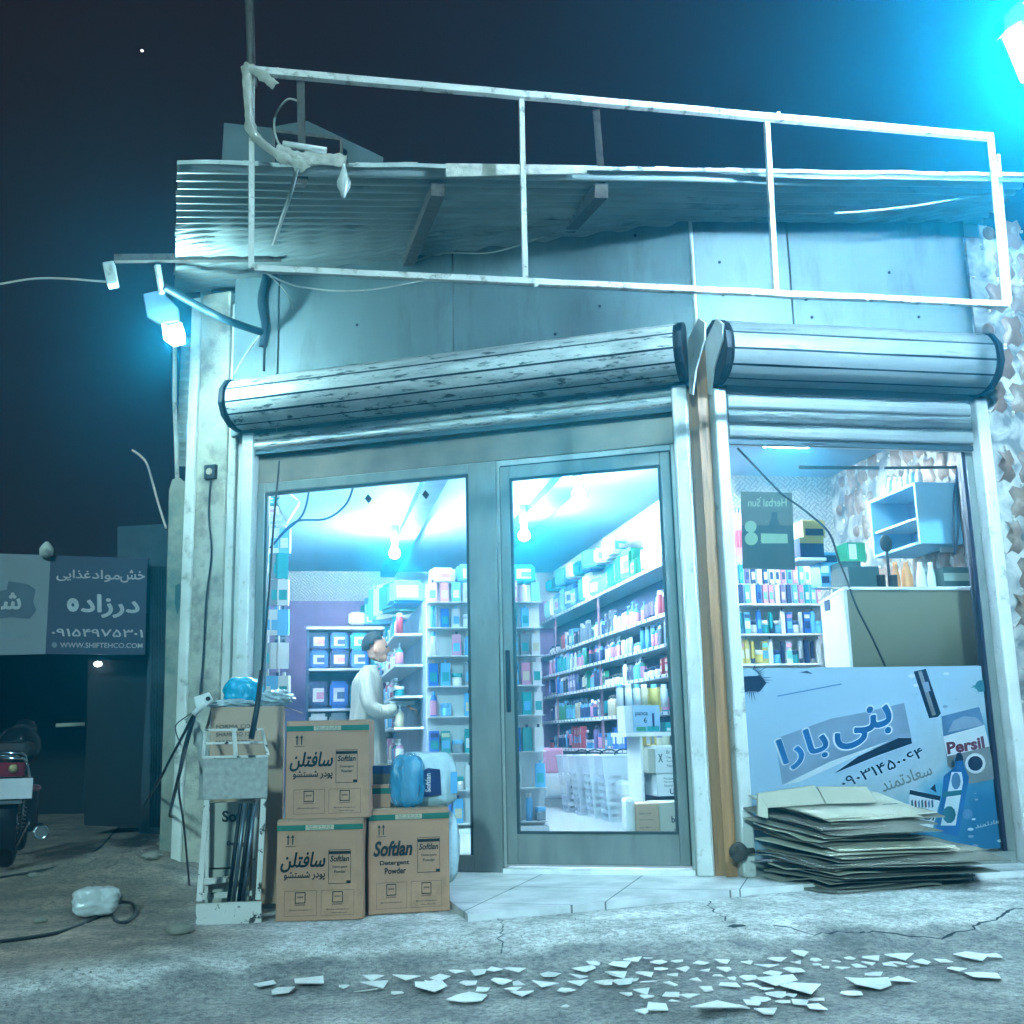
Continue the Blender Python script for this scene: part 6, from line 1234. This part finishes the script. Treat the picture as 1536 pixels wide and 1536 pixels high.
SC += [c8(*p)+(s,) for *p, s in [(75, 296, 3.4), (115, 276, 2.8), (175, 266, 1.7), (218, 283, 2.6), (277, 277, 1.9), (222, 308, 2), (57, 333, 3), (20, 363, 2.3), (85, 364, 3.2), (125, 350, 1.5), (168, 333, 2.7), (168, 365, 2.3), (162, 393, 2.7), (98, 401, 1.6), (172, 415, 2.2), (260, 368, 2), (262, 333, 2.1), (300, 314, 2.6), (265, 404, 3.3), (268, 430, 2), (325, 412, 2.6), (205, 450, 3.2), (150, 469, 1.7), (345, 349, 2), (388, 386, 1.9), (362, 287, 2.4), (380, 317, 2.2), (448, 285, 2.4), (452, 313, 2.4), (430, 335, 1.5), (468, 368, 2.7), (478, 347, 1.4), (425, 460, 6.6), (500, 453, 4.2), (533, 289, 1.9), (538, 345, 2.6), (556, 373, 2.2), (600, 383, 1.8), (555, 434, 2.4), (588, 421, 2.4), (605, 467, 2.5), (610, 297, 3), (642, 275, 2.8), (630, 327, 2.9), (637, 358, 4.4), (640, 406, 3), (665, 432, 1.7), (695, 407, 1.8), (708, 315, 2.9), (725, 388, 5.2), (722, 432, 2.5), (727, 252, 3), (714, 289, 1.6), (782, 277, 1.6), (787, 424, 2.4), (790, 450, 2.8), (788, 295, 1.3), (820, 305, 1.4), (855, 282, 1.9), (877, 308, 1.8), (901, 270, 1.6), (905, 400, 3.1), (933, 297, 2.1), (980, 293, 2.1), (985, 273, 2.6), (985, 368, 6), (993, 329, 2.8), (1047, 299, 2), (1082, 270, 3.4), (1082, 288, 2.6), (1135, 303, 1.7), (1100, 350, 3.8), (1165, 284, 2.5), (1252, 287, 2.7), (1290, 313, 2.7), (1350, 270, 4.2), (1430, 262, 3), (1400, 336, 4.6)]]
SCM = mat('white_scrap', '#e6e9e6', .6, 0, .1, 30, .2, 80); rs = random.Random(9)
SC.sort(key=lambda q_: q_[1]); 
rowsN = ['back', 'second', 'third', 'fourth', 'fifth', 'front']; per = math.ceil(len(SC)/6)
for ri in range(6):
    grp = sorted(SC[ri*per:(ri+1)*per], key=lambda q_: q_[0])
    for j, (px, py, s) in enumerate(grp):
        c = G0(px, py); n_ = rs.choice([3, 4, 4, 5, 5, 6]); hw = s*.0135; k_ = rs.uniform(1.0, 1.7); a0_ = rs.uniform(-.5, .5); ph = rs.uniform(0, 6.28)
        bm = bmesh.new(); T_ = []; B_ = []
        slope = rs.uniform(-.35, .35); z0_ = gz(c.x, c.y)+.008
        for q_ in range(n_):
            a = ph+q_*2*math.pi/n_+rs.uniform(-.35, .35); r_ = hw*rs.uniform(.65, 1.15); x_ = math.cos(a)*r_*1.15; y_ = math.sin(a)*r_*k_
            xx = x_*math.cos(a0_)-y_*math.sin(a0_)*.6; yy = x_*math.sin(a0_)*.6+y_*math.cos(a0_); zz_ = abs(slope*x_)+rs.uniform(0, .004)
            T_.append(bm.verts.new((c.x+xx, c.y+yy, z0_+zz_+.003))); B_.append(bm.verts.new((c.x+xx, c.y+yy, z0_+zz_)))
        bm.faces.new(T_); bm.faces.new(B_[::-1])
        for q_ in range(n_): bm.faces.new((T_[q_], B_[q_], B_[(q_+1) % n_], T_[(q_+1) % n_]))
        size = 'large' if s > 4 else ('small' if s < 2 else 'medium'); shp = {3: 'triangular', 4: 'four sided', 5: 'five sided', 6: 'many sided'}[n_]
        tag(link('paper_scrap', bm, SCM), '%s %s white scrap, %s from left in the %s row on the asphalt' % (size, shp, ordn(j), rowsN[ri]), 'scrap', 'white scraps scattered on the asphalt')
# ------------------------------------------------------------------ sack, stones, rubble
pS = G0(140, 1378)
crumple('plastic_jug', 'crushed dirty white plastic jug lying on the dirt by the cable loop', 'jug', pS+V((0, .05, .075)), (.125, .085, .078), mat('jug_white', '#b6bdb7', .5, 0, .15, 10, dirt='#6f7168', damt=.42, dscale=8), 11, .13, 5, 4, .25)
bm = bmesh.new(); a = pS+V((.03, -.035, .1)); box(bm, lambda u, v, w_: a+V((u, v, w_)), 0, .075, 0, .004, -.0, .022); tag(link('jug_label', bm, mat('label_grey', '#4b5f66', .6)), 'small dark label patch on the crushed white jug', 'label') if False else bm.free()
STN = mat('stone_grey', '#7d7b70', .9, 0, .25, 8, .3, 40)
for (x, y, r_, lb) in ((196, 1304, .036, 'rounded pale stone on the dirt by the cable'), (60, 1384, .026, 'small pale stone left of the crushed jug'), (178, 1322, .02, 'tiny bright stone near the rounded pale one'), (270, 1400, .045, 'flat broken plaster chunk at the foot of the white stand'), (50, 1316, .028, 'pale stone beside the motorcycle wheel'), (228, 1288, .05, 'larger rubble lump at the foot of the concrete column'), (245, 1268, .04, 'middle rubble lump against the concrete column'), (215, 1262, .03, 'leftmost small rubble lump before the concrete column'), (262, 1282, .035, 'dark rubble lump nearest the pillar'), (138, 1304, .012, 'tiny white pebble in the middle of the dirt')):
    p = G0(x, y); crumple('stone', lb, 'stone', p+V((0, 0, r_*.4)), (r_*1.3, r_, r_*.6), STN, x*.1, .35, 3)
# ------------------------------------------------------------------ motorcycle, seen from behind
MY = 7.9; mc = thing('motorcycle', 'dark motorcycle with chrome parts seen from behind at the left edge', 'motorcycle', tuple(G0(0, 1318)))
CHR = mat('chrome', '#c6ccd0', .12, 1, .05); MBK = mat('moto_black', '#11151b', .25, .2); RED = mat('tail_red', '#5f1c2a', .2); 
gzm = gz(-1.9, 7.9); MX = onY(4, 1200, MY).x
def mp_(name, fn, m, **k):
    bm = bmesh.new(); fn(bm); return link(name, bm, m, mc, **k)
def tor(bm, c, R, r, axis='x', n=28, m_=10, ov=1):
    rg_ = []
    for i in range(n):
        a = i*2*math.pi/n; rg_.append([bm.verts.new(V(c)+V((r*ov*math.cos(b_), (R+r*math.sin(b_))*math.cos(a), (R+r*math.sin(b_))*math.sin(a)))) for b_ in [j*2*math.pi/m_ for j in range(m_)]])
    for i in range(n):
        for j in range(m_): bm.faces.new((rg_[i][j], rg_[i][(j+1) % m_], rg_[(i+1) % n][(j+1) % m_], rg_[(i+1) % n][j])).smooth = True
wz = gzm+.30
wh = mp_('rear_wheel', lambda bm: lathe(bm, [(.02, -.06), (.05, -.055), (.05, .055), (.02, .06)], (MX, MY+.3, wz), 14, axis=(1, 0, 0)), CHR)
bm = bmesh.new(); tor(bm, (MX, MY+.3, wz), .245, .055, ov=1.05); o = link('tyre', bm, BLACK); o.data.transform(Matrix.Translation(-V(mc.location))); o.parent = wh
bm = bmesh.new(); tor(bm, (MX, MY+.3, wz), .195, .02, m_=6); o = link('rim', bm, CHR); o.data.transform(Matrix.Translation(-V(mc.location))); o.parent = wh
fw2 = mp_('front_wheel', lambda bm: lathe(bm, [(.02, -.05), (.04, .05)], (MX, MY+1.5, wz), 12, axis=(1, 0, 0)), CHR)
bm = bmesh.new(); tor(bm, (MX, MY+1.5, wz), .245, .045); o = link('tyre', bm, BLACK); o.data.transform(Matrix.Translation(-V(mc.location))); o.parent = fw2
def fend(bm):
    r1 = []
    for i in range(13):
        a = math.radians(75+i*11); r1.append([bm.verts.new((MX+x_, MY+.3+ -.33*math.sin(a-math.pi/2)*1.0 if False else MY+.3+.335*math.cos(a), wz+.335*math.sin(a)-abs(x_)*.25)) for x_ in (-.075, -.04, 0, .04, .075)])
    for i in range(12):
        for j in range(4): bm.faces.new((r1[i][j], r1[i][j+1], r1[i+1][j+1], r1[i+1][j])).smooth = True
mp_('rear_fender', fend, MBK)
def px(bm, x0_, y0_, x1_, y1_, dy, d): pxbox(bm, x0_, y0_, x1_, y1_, MY+dy, d)
mp_('tail_lamp', lambda bm: px(bm, -22, 1144, 27, 1166, -.12, .08), RED, bev=.012)
mp_('lamp_mount', lambda bm: lathe(bm, [(.03, 0), (.03, .01), (.012, .014)], onY(10, 1153, MY-.122), 10, axis=(0, -1, 0)), mat('brass_mark', '#8f8560', .4, .6))
mp_('licence_plate', lambda bm: px(bm, -26, 1168, 39, 1199, -.10, .012), mat('plate_grey', '#a8adb0', .6, 0, .06, 30), bev=.003)
mp_('plate_lamp', lambda bm: px(bm, -16, 1200, 24, 1207, -.08, .05), CHR, bev=.006)
def rack(bm):
    for y_, dy in ((1129, -.1), (1137, -.12), (1133, .1)): tube(bm, [onY(-24, y_, MY+dy), onY(24, y_+1, MY+dy), onY(30, y_+6, MY+dy)], .009, 8)
    for x_ in (-18, 0, 20): tube(bm, [onY(x_, 1129, MY-.1), onY(x_, 1126, MY+.3)], .007, 6)
    tube(bm, [onY(28, 1132, MY-.1), onY(40, 1180, MY-.05), onY(37, 1205, MY+.1)], .009, 8)
mp_('luggage_rack', rack, CHR)
mp_('seat', lambda bm: box(bm, FW, MX-.12, MX+.12, MY+.15, MY+.75, wz+.43, wz+.53), BLACK, bev=.04)
mp_('fuel_tank', lambda bm: ball(bm, (MX, MY+.98, wz+.5), .2, 16, 0, (.75, 1.3, .8)), MBK)
mp_('engine', lambda bm: box(bm, FW, MX-.15, MX+.15, MY+.65, MY+1.0, gzm+.2, wz+.22), DARK, bev=.03)
mp_('handlebar', lambda bm: tube(bm, curve([onY(27, 1118, MY+.95), onY(33, 1104, MY+1.0), onY(48, 1094, MY+1.05), onY(76, 1094, MY+1.0)]), .011, 8), CHR)
mp_('hand_grip', lambda bm: tube(bm, [onY(56, 1093, MY+1.02), onY(82, 1094, MY+.95)], .017, 8), BLACK)
mp_('headlight', lambda bm: lathe(bm, [(.02, 0), (.08, .04), (.09, .12)], (MX, MY+1.2, wz+.62), 14, axis=(0, 1, 0)), MBK)
def shock(bm):
    a = onY(34, 1200, MY+.1); c = onY(32, 1252, MY+.2); tube(bm, [a, c], .010, 8)
    P = [a.lerp(c, i/70)+V((math.cos(i*.8)*.024, math.sin(i*.8)*.024, 0)) for i in range(71)]; tube(bm, P, .004, 5)
mp_('shock_absorber', shock, CHR)
def muf(bm): tube(bm, [(MX+.17, MY+.9, gzm+.22), onY(55, 1248, MY+.05)], [.03, .042], 14)
mp_('exhaust', muf, CHR)
mp_('exhaust_tip', lambda bm: lathe(bm, [(.047, 0), (.05, .01), (.036, .014), (.032, -.02)], onY(56, 1249, MY-.0), 16, axis=(0, -1, 0)), CHR)
mp_('swing_arm', lambda bm: (tube(bm, [onY(16, 1246, MY+.25), (MX+.1, MY+.75, gzm+.3)], .02, 8), tube(bm, curve([onY(16, 1238, MY+.2), onY(18, 1262, MY+.18), onY(26, 1266, MY+.15), onY(34, 1248, MY+.12), onY(42, 1232, MY+.1)]), .012, 8)), CHR)
for x_ in (47,): mp_('turn_signal', lambda bm: ball(bm, onY(x_, 1182, MY), .03, 10, 0, (1.3, .8, .8)), mat('signal_dusky', '#8c5b63', .2))
mp_('signal_stalk', lambda bm: tube(bm, [onY(36, 1178, MY), onY(46, 1182, MY)], .009, 6), CHR)
mc.rotation_euler = (0, 0, .16); mc.location.x += .07
# ------------------------------------------------------------------ far star
bm = bmesh.new(); bmesh.ops.create_icosphere(bm, subdivisions=1, radius=.55, matrix=Matrix.Translation(EYE+ray(213, 76)*400)); tag(link('bright_star', bm, emat('star_glow', (.95, .97, 1), 3)), 'single bright star in the dark sky at the upper left', 'star')
#@@END
# ------------------------------------------------------------------ added haze, sky, fill light
bm = bmesh.new(); box(bm, FW, -14, 14, -4, 26, -1.4, 7.5)
hz = bpy.data.materials.new('lamp_glow_haze'); hz.use_nodes = True; nt = hz.node_tree; N = nt.nodes; N.remove(N['Principled BSDF'])
pv = N.new('ShaderNodeVolumePrincipled'); pv.inputs['Color'].default_value = (.012, .58, .98, 1); pv.inputs['Density'].default_value = .0155; pv.inputs['Anisotropy'].default_value = .8  # blue-tinted haze added so the floodlights glow against the sky
nt.links.new(pv.outputs[0], N['Material Output'].inputs[1])
hzo = link('haze', bm, hz); hzo['kind'] = 'stuff'
w = bpy.data.worlds.new('World'); S.world = w; w.use_nodes = True
w.node_tree.nodes['Background'].inputs[0].default_value = (1.0, .5, .5, 1); w.node_tree.nodes['Background'].inputs[1].default_value = .013
sn = bpy.data.lights.new('street_fill_sun', 'SUN'); sn.energy = 2.2; sn.angle = math.radians(4); sn.color = (.55, .97, 1)  # unseen sun lamp added as fill, standing in for street lighting
so = bpy.data.objects.new('street_fill_sun', sn); COL.objects.link(so); so.rotation_euler = (math.radians(66), 0, math.radians(-20))
S.view_settings.view_transform = 'Standard'; S.view_settings.look = 'None'; S.view_settings.exposure = .27
